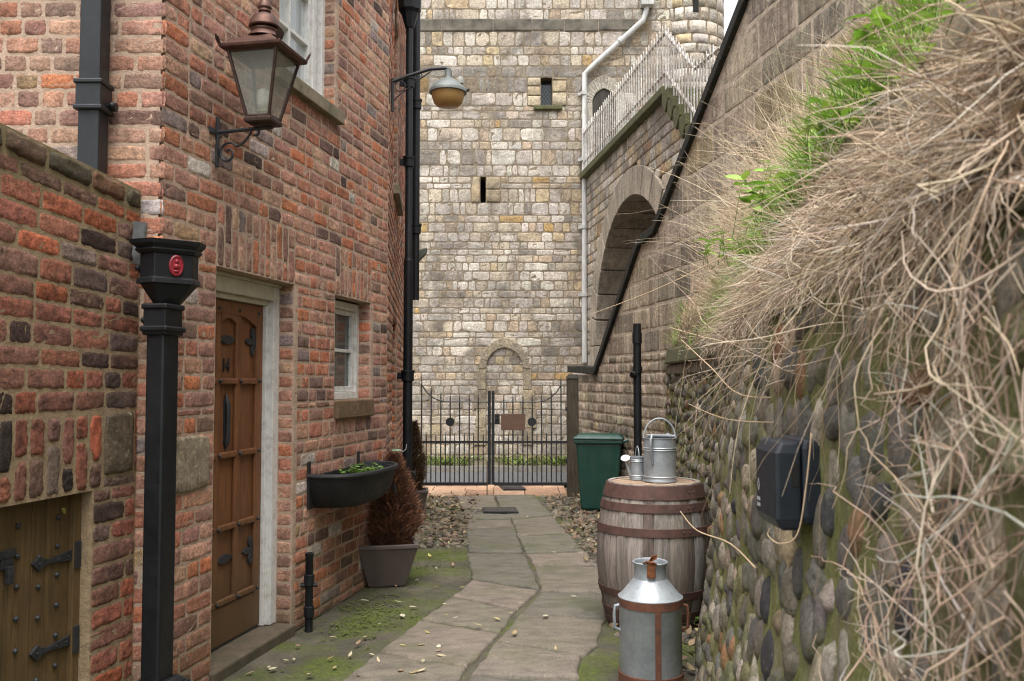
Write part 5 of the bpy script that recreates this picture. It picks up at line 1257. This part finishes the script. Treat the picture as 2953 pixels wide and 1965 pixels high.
for z, w in ((BH - .045, .082), (BH - .135, .052), (.60, .05), (.225, .048), (.10, .05), (.035, .055)):
    s = MB(); n = 56; prof = [(brad(z - w / 2) + .001, z - w / 2), (brad(z - w / 2) + .006, z - w / 2 + .002), (brad(z + w / 2) + .006, z + w / 2 - .002), (brad(z + w / 2) + .001, z + w / 2)]
    s.lathe(prof, n, (BX, BYY, 0)); s.f = s.f[:-2]; a = -1.75 + z; 
    for k in (-.03, .03): s.ball((BX + (brad(z) + .006) * math.cos(a + k * 2), BYY + (brad(z) + .006) * math.sin(a + k * 2), z), .007, 8, 4)
    s.build('hoop', RUST, bw, smooth=True)
m, t, b = nt('galvanised steel'); v = coords(t); vo = t.nodes.new('ShaderNodeTexVoronoi'); vo.inputs['Scale'].default_value = 55; L(t, v, vo.inputs['Vector'])
c = ramp(t, noise(t, v, 7, 8, .7), [(.3, (.26, .285, .305)), (.55, (.37, .40, .425)), (.75, (.46, .49, .51))]); c = mix(t, .12, c, vo.outputs['Distance'], 'SOFT_LIGHT')
c = mix(t, ramp(t, noise(t, coords(t, (3, 3, .8)), 5, 8, .8), [(.58, g1(0)), (.72, g1(.45))]), c, (.20, .17, .14)); L(t, c, b.inputs['Base Color']); b.inputs['Metallic'].default_value = .45
L(t, ramp(t, noise(t, v, 12, 6, .7), [(.3, g1(.38)), (.7, g1(.62))]), b.inputs['Roughness']); bump(t, b, noise(t, v, 9, 3, .5), .12, .01); GALV = m
def can(label, X, Y, Z, r, h, hh, yaw, rose, big):
    q = thing('watering_can', label, 'watering can', (X, Y, Z), 'galvanised watering cans'); O = (X, Y, Z); c_, s__ = math.cos(yaw), math.sin(yaw)
    def f(x, y, z): return V((X + x * c_ - y * s__, Y + x * s__ + y * c_, Z + z))
    s = MB(); pr = [(r * .98, 0), (r * 1.03, .003), (r * 1.03, .012), (r, .016)]
    for zz in ((.13, .19, .80, .86) if not big else (.12, .72, .77)): pr += [(r, h * zz - .005), (r + .004, h * zz), (r, h * zz + .005)]
    pr += [(r, h - .006), (r + .004, h - .004), (r + .004, h), (r - .004, h), (r - .006, h - .02), (r - .006, h * .6), (.0005, h * .6)]
    s.lathe(pr, 32, O); s.build('body', GALV, q, smooth=True)
    if big:
        s = MB(); pts = [(r * math.cos(a) * .98, r * math.sin(a) * .98) for a in [math.pi * 2 * i / 24 for i in range(25)] if math.cos(a) > .25]
        pts = [(r * .97 * math.cos(-1.3 + 2.6 * i / 14), r * .97 * math.sin(-1.3 + 2.6 * i / 14)) for i in range(15)]
        s.prism([f(x, y, h + .004 + .0) for x, y in pts], V((0, 0, .012))); s.build('half_cover', GALV, q, bevel=.003)
    s = MB(); s.tube([f(0 if big else .0, -r * .0 + r * math.cos(math.pi * i / 18) * 1.0, h - .01 + hh * math.sin(math.pi * i / 18)) if not big else V((X + r * math.cos(math.pi * i / 18), Y, Z + h - .01 + hh * math.sin(math.pi * i / 18))) for i in range(19)], .0055 if big else .0035, 8, flat=1); s.build('top_handle', GALV, q, smooth=True)
    if big:
        s = MB(); a = 4.12; rx = lambda k: (r * k * math.cos(a - yaw), r * k * math.sin(a - yaw)); s.tube([f(*rx(.95), h + .008), f(*rx(1.12), h + .02), f(*rx(1.28), h - .01), f(*rx(1.28), h - .06), f(*rx(1.14), h * .60), f(*rx(1.01), h * .42)], .0085, 8); s.build('back_handle', GALV, q, smooth=True)
    s = MB()
    P = [f(r * .95, 0, h * .18), f(r * 1.6, 0, h * .55), f(r * 2.1, 0, h * .93)] if big else [f(-r * .95, 0, h * .2), f(-r * 1.35, -.004, h * .55), f(-r * 1.62, -.008, h * .86)]
    s.tube(P, [r * .26, r * .2, r * .16], 12); s.build('spout', GALV, q, smooth=True)
    if rose:
        d_ = (P[-1] - P[-2]).normalized(); d_ = (d_ + V((0, -.7, .2))).normalized(); s = MB(); s.lathe([(r * .16, -.012), (r * .62, .014), (r * .62, .018), (r * .2, .024), (.0005, .025)], 20, P[-1], d_); s.build('rose', plain('pale zinc', (.55, .57, .60), .5, metal=.3), q, smooth=True)
    else:
        s = MB(); d_ = (P[-1] - P[-2]).normalized(); s.lathe([(r * .16, -.005), (r * .25, .02), (r * .25, .026)], 16, P[-1], d_); s.build('spout_lip', GALV, q, smooth=True)
cz = BH - .004
kc = atY(1903, 1386, 5.70); can('larger galvanised watering can with a tall hoop handle on the barrel', kc.x, 5.70, cz, .101, .275, .13, 1.15, False, True)
kc = atY(1838, 1380, 5.80); can('smaller galvanised watering can with a white rose on the barrel', kc.x, 5.80, cz, .048, .148, .075, .12, True, False)
# churn
CX_, CY_ = atY(1876, 1800, 4.56).x, 4.56
q = thing('milk_churn', 'dented galvanised milk churn with rusty straps in front of the barrel', 'milk churn', (CX_, CY_, 0)); O = (CX_, CY_, 0); r = .155
s = MB(); s.lathe([(r - .003, .0), (r, .01), (r, .418), (r + .004, .424)], 40, O); s.build('body', GALV, q, smooth=True)
s = MB(); s.lathe([(r + .005, .420), (r + .006, .430), (r - .01, .440), (.088, .512), (.083, .518)], 40, O); s.build('shoulder', GALV, q, smooth=True)
s = MB(); s.lathe([(.082, .516), (.080, .522), (.080, .580), (.088, .592), (.090, .598), (.085, .602), (.078, .598), (.074, .585), (.072, .50), (.0005, .498)], 36, O); s.build('neck', GALV, q, smooth=True)
RUSTC = plain('rusty strap', (.125, .048, .026), .8, vary=.4, scale=18, bmp=.3, c2=(.06, .03, .022))
for z0, z1 in ((.385, .428), (.0, .065)): s = MB(); s.lathe([(r + .001, z0), (r + .006, z0 + .002), (r + .006, z1 - .002), (r + .001, z1)], 40, O); s.f = s.f[:-2]; s.build('band', RUSTC, q, smooth=True)
s = MB(); a = -1.50
P = []
for z in (.06, .39): P += [(CX_ + (r + .0085) * math.cos(a + k), CY_ + (r + .0085) * math.sin(a + k), z) for k in (-.085, 0, .085)]
s.add(P, [(0, 1, 4, 3), (1, 2, 5, 4)]); s.build('upright_strap', RUSTC, q)
for sg in (-1, 1):
    s = MB(); a = -1.57 + sg * 1.45; o = V((CX_ + r * math.cos(a), CY_ + r * math.sin(a), 0)); d_ = V((math.cos(a), math.sin(a), 0)); s.tube([o + V((0, 0, .39)), o + d_ * .025 + V((0, 0, .385)), o + d_ * .03 + V((0, 0, .35)), o + d_ * .028 + V((0, 0, .28)), o + V((0, 0, .265))], .0085, 8); s.build('handle', RUSTC if sg > 0 else GALV, q, smooth=True)
RO = plain('orange rust', (.16, .055, .018), .9, vary=.5, scale=40, bmp=.4)
s = MB(); s.box(CX_ - .028, CX_ + .012, CY_ - .096, CY_ - .078, .535, .605); s.prism([(CX_ - .035, CY_ - .095, .600), (CX_ + .03, CY_ - .03, .615), (CX_ + .035, CY_ - .01, .628), (CX_ + .0, CY_ - .06, .632), (CX_ - .02, CY_ - .09, .612)], (.0, .006, .006)); s.tube([(CX_ - .045, CY_ - .07, .602), (CX_ - .03, CY_ - .095, .615), (CX_ + .0, CY_ - .1, .612), (CX_ + .018, CY_ - .088, .60)], .006, 6); s.build('lid_clasp', RO, q, bevel=.002)
s = MB(); nrm = V((math.cos(-1.6) * .7, math.sin(-1.6) * .7, .7)); o = V((CX_ + .118 * math.cos(-1.62), CY_ + .118 * math.sin(-1.62), .4775))

# ================================================================== BLACK WALL BOX
by0 = 2.0; bx = xw(by0, 1.25); q = thing('wall_box', 'blue black plastic outdoor socket box mounted on the cobble wall', 'box', (bx, by0, 1.14)); BOXM = plain('blue black plastic', (.016, .021, .030), .45, vary=.2, bmp=.08, bscale=140, dust=((.04, .045, .05), .25))
za, zb2 = atY(2250, 1520, 1.98).z, atY(2250, 1262, 1.98).z
def wb(a, d, z): return V((bx + .02 - d, by0 + a * .9, z))
def lb(secs, mat, name, bevel=.008):
    mb = MB(); vs = [wb(a, d, z) for (a0, a1, d0, d1, z) in secs for a, d in ((a0, d0), (a0, d1), (a1, d1), (a1, d0))]
    mb.add(vs, [(i * 4 + j, i * 4 + (j + 1) % 4, (i + 1) * 4 + (j + 1) % 4, (i + 1) * 4 + j) for i in range(len(secs) - 1) for j in range(4)] + [(3, 2, 1, 0), tuple((len(secs) - 1) * 4 + j for j in range(4))]); return mb.build(name, mat, q, bevel=bevel, segs=3)
lb([(-.085, .085, 0, .055, za + .012), (-.09, .09, 0, .06, za + .03), (-.09, .09, 0, .06, zb2 - .02), (-.085, .085, 0, .055, zb2)], BOXM, 'back_case')
fr_ = lb([(-.082, .082, .062, .105, za), (-.088, .088, .062, .118, za + .025), (-.088, .088, .062, .118, zb2 - .03), (-.08, .08, .062, .105, zb2 - .005)], BOXM, 'front_cover')
s = MB(); P = [(-.06, .10), (-.035, .10), (-.035, .16), (-.06, .16)]; s.box8([wb(-.09 - .0, d, z) for d, z in ((.07, zb2 - .10), (.085, zb2 - .10), (.085, zb2 - .05), (.07, zb2 - .05))] + [wb(-.0895, d, z) for d, z in ((.07, zb2 - .10), (.085, zb2 - .10), (.085, zb2 - .05), (.07, zb2 - .05))]); s.build('vent_slot', DARK, fr_)
# small white mark and two lines of print on the cover: a diamond above illegible letters
s = MB(); d_ = .1185
def wm(pts): s.add([wb(a, d_, z) for a, z in pts], [tuple(range(len(pts)))])
x0, z0 = .058, za + .085
for i in range(4):
    A = [(0, .016), (.011, 0), (0, -.016), (-.011, 0)]; a, b_ = A[i], A[(i + 1) % 4]; wm([(x0 + a[0], z0 + a[1]), (x0 + b_[0], z0 + b_[1]), (x0 + b_[0] * .62, z0 + b_[1] * .62), (x0 + a[0] * .62, z0 + a[1] * .62)])
for r_ in (0, 1):
    for i in range(4): wm([(x0 - .014 + i * .0075, z0 - .028 - r_ * .013), (x0 - .0085 + i * .0075, z0 - .028 - r_ * .013), (x0 - .0085 + i * .0075, z0 - .036 - r_ * .013), (x0 - .014 + i * .0075, z0 - .036 - r_ * .013)])
s.build('white_mark', plain('white print', (.6, .6, .6), .5), fr_, flip_fix=False)

# ================================================================== BANK, STRAW, GRASS
def bankz(x, y):
    d = max(0, x - xw(y, ZW))
    return ZW + .02 + .09 * min(1, d / .1) + .95 * (1 - math.exp(-d / .40)) + .03 * mnoise.noise((x * 2, y * 2, 0))
s = MB(); vs = []; ny_, nx_ = 90, 16
for i in range(ny_ + 1):
    y = -.6 + 9.3 * i / ny_; x0 = xw(y, ZW) - .015; x1 = xr(y) + .05
    for j in range(nx_ + 1): x = x0 + (x1 - x0) * (j / nx_) ** 1.7; vs.append((x, y, bankz(x, y) if j else ZW - .03))
w_ = nx_ + 1; s.add(vs, [(i * w_ + j, i * w_ + j + 1, (i + 1) * w_ + j + 1, (i + 1) * w_ + j) for i in range(ny_) for j in range(nx_)])
tag(s.build('grass_bank', plain('thatchy soil', (.11, .08, .045), 1, vary=.5, scale=14, bmp=.9, bscale=50, c2=(.05, .045, .02)), smooth='all', flip_fix=False), 'earth bank between the cobble wall and the rampart', kind='structure')
def straw_mat(name, rough=.8):
    m, t, b = nt(name); a = t.nodes.new('ShaderNodeAttribute'); a.attribute_name = 'Col'
    L(t, mix(t, .5, a.outputs['Color'], ramp(t, noise(t, coords(t), 25, 4, .6), [(.3, g1(.6)), (.7, g1(1.3))]), 'MULTIPLY'), b.inputs['Base Color']); b.inputs['Roughness'].default_value = rough; b.inputs['Specular IOR Level'].default_value = .25; return m
STRAW = straw_mat('dry straw')
SC = [((.60, .47, .34), 6), ((.52, .40, .28), 6), ((.68, .55, .42), 5), ((.36, .255, .17), 3.5), ((.58, .52, .45), 2.5), ((.22, .15, .10), 4), ((.13, .085, .055), 2)]
def strand(mb, o, d, l, r, rr, droop, curl, c, k=8, sides=3, floor=None, slab=.075):
    p = V(o); d = V(d).normalized(); st = l / k; pts = [p.copy()]; cv = V((rr.gauss(0, curl), rr.gauss(0, curl), rr.gauss(0, curl * .6)))
    for i in range(k):
        d = (d + V((0, 0, -droop * st)) + cv * st + V((rr.gauss(0, curl), rr.gauss(0, curl), rr.gauss(0, curl))) * st * .8).normalized(); p = p + d * st
        if p.z < 1.72:
            lim = xw(p.y, max(0, p.z)) - .03 - .02 * rr.random()
            if p.x > lim and p.y < 8.7: p.x = lim
            elif p.x < lim - slab: p.x = lim - slab
        pts.append(p.copy())
        if floor is not None and p.z < floor: break
    k = len(pts) - 1
    if k < 1: return
    mb.tube(pts, [r * (1 - .75 * (i / k) ** 1.5) for i in range(k + 1)], sides, c, cap=False, ph=rr.uniform(0, 6), flat=rr.uniform(.35, 1))
    return pts
rr = random.Random(101); s = MB()
# thatch lying over the crest
for i in range(9000):
    y = 1.0 + 5.2 * rr.random() ** 1.7; x = xw(y, ZW) + rr.uniform(-.03, .11 + .05 * rr.random()); z = min(bankz(x, y), 1.88) + rr.uniform(-.02, .08) * (1 if x > xw(y, ZW) else .5)
    strand(s, (x, y, z), (-rr.uniform(.02, .4), rr.gauss(.3, .85), rr.uniform(-.6, .3)), rr.uniform(.07, .30), rr.choice([.0007, .0009, .0012, .0016, .0021]) * rr.uniform(.85, 1.15), rr, rr.uniform(.5, 4.5), 4.6, pick(rr, SC, .15), 7, 3, 1.78 - .36 * rr.random() ** (1.0 if y < 1.7 else 1.8))
# longer stems hanging down over the near stones
for i in range(60):
    y = .95 + .42 * rr.random(); x = xw(y, ZW) + rr.uniform(-.03, .06); z = bankz(x, y) + rr.uniform(-.04, .03)
    strand(s, (x, y, z), (-rr.uniform(.0, .15), rr.gauss(.05, .25), rr.uniform(-1, -.3)), rr.uniform(.2, .62), rr.uniform(.0009, .0020), rr, rr.uniform(.5, 3), 4.0, pick(rr, SC, .15), 12, 5)
# tangled side shoots lying across the stones at the near end
TW = [((.46, .34, .25), 5), ((.38, .275, .20), 4), ((.54, .43, .34), 3), ((.26, .18, .125), 3), ((.52, .48, .43), 1.5)]
for i in range(300):
    y = .80 + .42 * rr.random() ** 1.5; z = rr.uniform(.85, 1.70); x = xw(y, z) - rr.uniform(.02, .07); cc = pick(rr, TW, .15); r_ = rr.uniform(.0009, .0022)
    d = V((rr.uniform(-.1, .05), rr.choice([1, 1, 1, -1, .2]) * rr.uniform(.3, 1), rr.gauss(-.15, .55))); dr = rr.uniform(-1.2, 2.2); P = strand(s, (x, y, z), d, rr.uniform(.10, .36), r_, rr, dr, 4.2, cc, 10, 5)
    if P and len(P) > 6:
        for k in (3, 6):
            if rr.random() < .6: strand(s, P[k], d + V((rr.gauss(0, .2), rr.gauss(0, .6), rr.gauss(0, .8))), rr.uniform(.05, .16), r_ * .65, rr, rr.uniform(-2, 2), 5, cc, 6, 4)
# arching stems reaching out over the lane
for i in range(75):
    y = 1.2 + 1.6 * rr.random(); x = xw(y, ZW) + rr.uniform(-.06, .05)
    strand(s, (x, y, rr.uniform(1.5, 1.85)), (-rr.uniform(.1, .35), rr.uniform(.7, 1.2), rr.uniform(-.5, .1)), rr.uniform(.5, 1.3), rr.uniform(.0010, .0019), rr, rr.uniform(.2, 1.2), 1.3, pick(rr, SC[:3], .15), 12, 4, rr.uniform(1.25, 1.45), .22)
tag(s.build('dry_grass', STRAW, smooth='all', flip_fix=False), 'matted dry straw hanging over the cobble wall', kind='stuff')
# wispy tall dry grass on the bank
s = MB()
for i in range(4600):
    y = 2.6 + 6.0 * rr.random() ** .85; x0, x1 = xw(y, ZW), xr(y); x = x0 + (x1 - x0) * (.1 + .9 * rr.random() ** .8); z = bankz(x, y) + rr.uniform(0, .12)
    strand(s, (x, y, z), (rr.gauss(-.3, .7), rr.gauss(.2, .7), rr.uniform(.1, 1.1)), rr.uniform(.15, .7) * (1.0 if x > x0 + .35 else .35) * min(1, (9.6 - y) / 3.5) * (.6 if y < 4.4 else 1), rr.uniform(.0013, .0027), rr, rr.uniform(0, .9), .9, pick(rr, [((.72, .57, .38), 5), ((.62, .47, .30), 4), ((.78, .66, .48), 3), ((.36, .24, .15), 2.5)], .15), 5)
for i in range(2300):
    y = 3.2 + 4.0 * rr.random(); x0, x1 = xw(y, ZW), xr(y); x = x0 + (x1 - x0) * (.3 + .68 * rr.random()); z = bankz(x, y)
    strand(s, (x, y, z), (rr.gauss(-.3, .4), rr.gauss(.25, .5), rr.uniform(.35, 1.2)), rr.uniform(.3, 1.0) * min(1, (9 - y) / 3.0) * (.5 if y < 4.6 else 1), rr.uniform(.0016, .0031), rr, rr.uniform(0, .8), .5, pick(rr, [((.74, .60, .42), 5), ((.64, .50, .33), 4), ((.80, .69, .52), 3)], .12), 6)
tag(s.build('dry_grass', STRAW, smooth='all', flip_fix=False), 'wispy tall dry grass on the bank below the rampart', kind='stuff')
# green blades along the crest
BLADE = leafmat('grass blade', (.8, .8, .8), (1.25, 1.2, 1.1), .6, .2); s = MB()
for i in range(15000):
    y = 1.5 + 7.1 * rr.random() ** .9; x = xw(y, ZW) + rr.uniform(.08 if y < 5 else .0, .46); z = bankz(x, y) + rr.uniform(.0, .08)
    if mnoise.noise((x * 2, y * 1.3, 5)) < -.05: continue
    a = rr.uniform(0, 6.28); d = V((math.cos(a) * .4 - .15, math.sin(a) * .4, 1)); leaf(s, V((x, y, z)), d, rr.uniform(.07, .18), rr.uniform(.003, .006), rr, pick(rr, [((.20, .38, .05), 4), ((.26, .44, .07), 3), ((.32, .38, .10), 2), ((.13, .25, .035), 2)], .15), rr.uniform(.2, .8))
tag(s.build('green_grass', BLADE, smooth='all', flip_fix=False), 'fresh green grass growing through the straw', kind='stuff')
WEEDS = [(2250, 560, 3.6, .30, .10, .05, 'bright green weed growing at the middle of the straw crest'), (2360, 520, 3.0, .22, .10, .05, 'leafy green weed half way up the straw bank'), (2130, 700, 4.4, .22, .08, .035, 'green weed lowest along the grassy bank near the rampart coping'),
         (2520, 300, 2.5, .26, .09, .045, 'green weed in dry stalks against the big rampart blocks'), (2690, 200, 2.0, .20, .07, .04, 'large blurred green weed high on the straw bank'), (2790, 40, 1.7, .18, .075, .04, 'topmost broad leaved green weed at the head of the straw bank')]
for i, (px, py, Y, h, l, w, lab) in enumerate(WEEDS):
    o = atY(px, py, Y); weed('weed', lab, 'weed', (o.x, o.y, o.z - h * .55), 26, h, l * .7, w * .6, [((.24, .44, .05), 3), ((.17, .34, .04), 3), ((.32, .50, .08), 2)], 40 + i, .2, 'green weeds on the bank')
# a few single stems that stand out
def stem(label, pts, r, tip=False):
    P = [atY(x, y, Y) for x, y, Y in pts]; Q = []
    for i in range(len(P) - 1):
        p0, p1, p2, p3 = P[max(0, i - 1)], P[i], P[i + 1], P[min(len(P) - 1, i + 2)]
        for k in range(6):
            u = k / 6; Q.append(.5 * ((2 * p1) + (p2 - p0) * u + (2 * p0 - 5 * p1 + 4 * p2 - p3) * u * u + (3 * p1 - p0 - 3 * p2 + p3) * u ** 3))
    Q.append(P[-1]); s = MB(); n = len(Q); s.tube(Q, [r * (1 - .6 * i / n) for i in range(n)], 6, (.50, .37, .24))
    o = s.build('dry_stem', STRAW, None, smooth='all'); tag(o, label, 'stem', 'single dry stems')
    return o
stem('straight pale dry stem slanting across the raking coping to the white downpipe', [(2230, 670, 4.2), (2050, 760, 4.3), (1880, 840, 4.4), (1690, 912, 4.5)], .0032)
stem('kinked dry twig hanging in front of the barrel', [(2180, 1640, 2.6), (2105, 1568, 2.7), (2010, 1530, 2.8), (1962, 1475, 2.85)], .0032)
stem('long dry stem sweeping down below the stone cap', [(2600, 1130, 1.9), (2350, 1140, 2.3), (2140, 1140, 2.8), (2050, 1060, 3.2), (1965, 980, 3.5)], .0035)
stem('dry stem curving up along the foot of the straw towards the black vent pipe', [(2560, 830, 2.0), (2330, 960, 2.4), (2120, 990, 2.9), (1930, 945, 3.4)], .0035)
stem('thin dry stem arching over the dark cobbles above the watering cans', [(2480, 1170, 2.0), (2300, 1215, 2.3), (2100, 1210, 2.8), (1985, 1165, 3.3)], .003)
stem('looping dry twig hooked below the black socket box', [(2340, 1250, 1.7), (2325, 1400, 1.7), (2300, 1540, 1.7), (2250, 1568, 1.72), (2215, 1545, 1.75), (2220, 1525, 1.75)], .0019)
stem('long fine dry stalk leaning across the rampart blocks', [(2420, 480, 3.6), (2240, 410, 3.9), (2130, 370, 4.2), (1990, 355, 4.5)], .0018)

# ================================================================== LITTER: leaves, pebbles, moss, verge
LITTER = leafmat('fallen leaf', (.75, .75, .75), (1.25, 1.2, 1.15), .7, .1); rr = random.Random(55)
LC = [((.42, .37, .24), 4), ((.50, .46, .36), 4), ((.34, .26, .13), 2), ((.28, .19, .12), 3), ((.42, .38, .12), .7)]
def groundz(x, y): return .035 if abs(x - .15) < .3 else .012
lv = []
for i in range(95):
    if i < 70: o = gnd(rr.uniform(720, 1330), 1520 + 440 * rr.random() ** .8)
    else: o = gnd(rr.uniform(1150, 1720), rr.uniform(1480, 1900))
    fr_ = FF.p(0, 0, 0); off = (o - FF.o).dot(FF.n)
    if off < .07: continue
    s = MB(); a = rr.uniform(0, 6.28); l = rr.uniform(.028, .062); o.z = .034 if -.35 < o.x < .75 else .016
    leaf(s, o, V((math.cos(a), math.sin(a), rr.uniform(-.02, .12))), l, l * rr.uniform(.35, .6), rr, pick(rr, LC, .15), rr.uniform(-.4, .5), up=V((0, 0, 1)))
    ob = s.build('fallen_leaf', LITTER, None, smooth='all', flip_fix=False); tag(ob, 'small pale fallen leaf lying on the mossy ground or flags', 'leaf', 'fallen leaves')
s = MB(); a = [FG.p(hu1 - .11, .985, hd + .006), ]; leaf(s, a[0], (FG.u * .6 - V((0, 0, .35))), .05, .022, rr, (.42, .40, .12), .2, up=FG.n); tag(s.build('fallen_leaf', LITTER, None, smooth='all', flip_fix=False), 'yellow green leaf stuck to the boarded hatch', 'leaf')
# cobbled margins with litter
PEB = [((.16, .14, .11), 4), ((.22, .18, .14), 4), ((.11, .10, .085), 3), ((.26, .20, .15), 2), ((.20, .13, .09), 2)]
s = MB()
def inside_margin(x, y):
    px = CX + FPX * x / y
    if y < 5.2 or y > 11.8: return False
    lf_ = -.44 - .0 * y; rt = .62 if y < 8 else .62 - .05 * (y - 8)
    return (y > 8.2 and x < -.40) or x > (.64 if y < 7 else .64 - .055 * (y - 7))
n_ = 0
while n_ < 1300:
    y = rr.uniform(5.2, 11.8); x = rr.uniform(-1.3, 1.5)
    if not inside_margin(x, y): continue
    n_ += 1; r_ = rr.uniform(.02, .05); k = rr.uniform(.5, .8); sd = V((rr.uniform(0, 99),) * 3); a = rr.uniform(0, 3.14); ca, sa = math.cos(a), math.sin(a); cc = pick(rr, PEB, .2)
    pts = []
    for q in ICO[0]:
        f = 1 + .2 * mnoise.noise(q * 1.3 + sd); X, Y = q.x * r_ * f * 1.25, q.y * r_ * f * .85; pts.append((x + X * ca - Y * sa, y + X * sa + Y * ca, -.004 + q.z * r_ * k * f))
    s.add(pts, ICO[1], cc)
tag(s.build('cobble_margin', COB, smooth='all', flip_fix=False), 'cobbled margins on both sides of the flag path', kind='stuff')
s = MB()
for i in range(3400):
    y = rr.uniform(4.0, 11.8); x = rr.uniform(-1.3, 1.5)
    if not inside_margin(x, max(y, 5.21)) or (y < 5.2 and x < .75): continue
    a = rr.uniform(0, 6.28); l = rr.uniform(.03, .075); leaf(s, V((x, y, rr.uniform(.012, .055))), V((math.cos(a), math.sin(a), rr.gauss(0, .3))), l, l * .5, rr, pick(rr, [((.17, .115, .07), 4), ((.23, .17, .095), 3), ((.11, .07, .045), 3), ((.34, .29, .16), 1)], .2), rr.uniform(-.5, .6))
tag(s.build('leaf_litter', LITTER, smooth='all', flip_fix=False), 'brown leaf litter scattered over the cobbled margins', kind='stuff')
# cushions of moss
s = MB(); MOSS = plain('moss cushions', (.085, .105, .02), 1, vary=.5, scale=6, bmp=.9, bscale=180, c2=(.045, .06, .012)); n_ = 0
for i in range(16000):
    px, py = rr.uniform(600, 1560), rr.uniform(1480, 1963); o = gnd(px, py)
    if mnoise.noise((o.x * 1.7, o.y * 1.7, 9)) + .5 * mnoise.noise((o.x * 9, o.y * 9, 3)) + .3 * mnoise.noise((o.x * 30, o.y * 30, 5)) < .34: continue
    if (o - FF.o).dot(FF.n) < .05 or (-.40 < o.x < .62 and o.y > 5.0) : continue
    xj = gnd(*Zp(0 if py > 1880 else 310, (py - 1305) / .42094))
    if o.x > (-.46 if o.y > 5.6 else -.40 - (5.6 - o.y) * .28) and o.x < .66: continue
    r_ = rr.uniform(.003, .009); pts = []
    for q in ICO[0][:]: pts.append((o.x + q.x * r_, o.y + q.y * r_, .004 + max(-.3, q.z) * r_ * .55))
    s.add(pts, ICO[1], (1, 1, 1))
tag(s.build('moss', MOSS, smooth='all', flip_fix=False), 'cushions of green moss along the foot of the walls', kind='stuff')
s = MB()
for i in range(1500):
    x = rr.uniform(-2.6, 1.1); y = rr.uniform(15.0, 15.58); a = rr.uniform(0, 6.28)
    if mnoise.noise((x * 1.3, y, 0)) < -.15: continue
    leaf(s, V((x, y, .09)), V((math.cos(a) * .6, math.sin(a) * .6, 1)), rr.uniform(.08, .26), rr.uniform(.008, .03), rr, pick(rr, [((.13, .20, .03), 3), ((.18, .23, .05), 2), ((.08, .12, .03), 2), ((.22, .18, .08), 1)], .2), rr.uniform(.2, .7))
tag(s.build('verge_weeds', BLADE, smooth='all', flip_fix=False), 'low green weeds along the foot of the tower', kind='stuff')
# weeds behind the churn
o = gnd(2010, 1830); weed('weed', 'small green weed on the ground between the churn and cobble wall', 'weed', (o.x - .05, o.y + .1, .0), 14, .10, .04, .02, GRN, 77, .06)

# ================================================================== LIGHT, SKY, CAMERA
w = bpy.data.worlds.new('World'); scene.world = w; w.use_nodes = True; t = w.node_tree; bg = t.nodes['Background']
sky = t.nodes.new('ShaderNodeTexSky'); sky.sky_type = 'NISHITA'; sky.sun_disc = False
SE, SR = rad(70), rad(185); sky.sun_elevation = SE; sky.sun_rotation = SR; sky.air_density = 1.0; sky.dust_density = 4.0; sky.ozone_density = 1.0
hs = t.nodes.new('ShaderNodeHueSaturation'); hs.inputs['Saturation'].default_value = .18
L(t, sky.outputs[0], hs.inputs['Color']); L(t, hs.outputs[0], bg.inputs['Color']); bg.inputs['Strength'].default_value = .15
su = bpy.data.lights.new('sun', 'SUN'); su.energy = 1.5; su.angle = rad(50); su.color = (1, .965, .91); so = bpy.data.objects.new('sun', su); col.objects.link(so)
sd = V((math.sin(SR) * math.cos(SE), math.cos(SR) * math.cos(SE), math.sin(SE))); so.rotation_euler = sd.to_track_quat('Z', 'Y').to_euler(); so.location = (0, 0, 12)
cam = bpy.data.cameras.new('camera'); co = bpy.data.objects.new('camera', cam); col.objects.link(co); scene.camera = co
cam.sensor_width = 36; cam.sensor_fit = 'HORIZONTAL'; cam.lens = FPX / 2953 * 36; cam.clip_start = .05; cam.clip_end = 500
co.location = CAM; co.rotation_euler = (rad(90) + PITCH, 0, 0)
cam.dof.use_dof = True; cam.dof.focus_distance = 5.8; cam.dof.aperture_fstop = 8.0
scene.view_settings.view_transform = 'Standard'; scene.view_settings.look = 'None'; scene.view_settings.gamma = 1; scene.view_settings.exposure = EXPOSURE
scene.cycles.filter_width = 1.1; scene.cycles.max_bounces = 6; scene.cycles.diffuse_bounces = 3; scene.cycles.transparent_max_bounces = 12
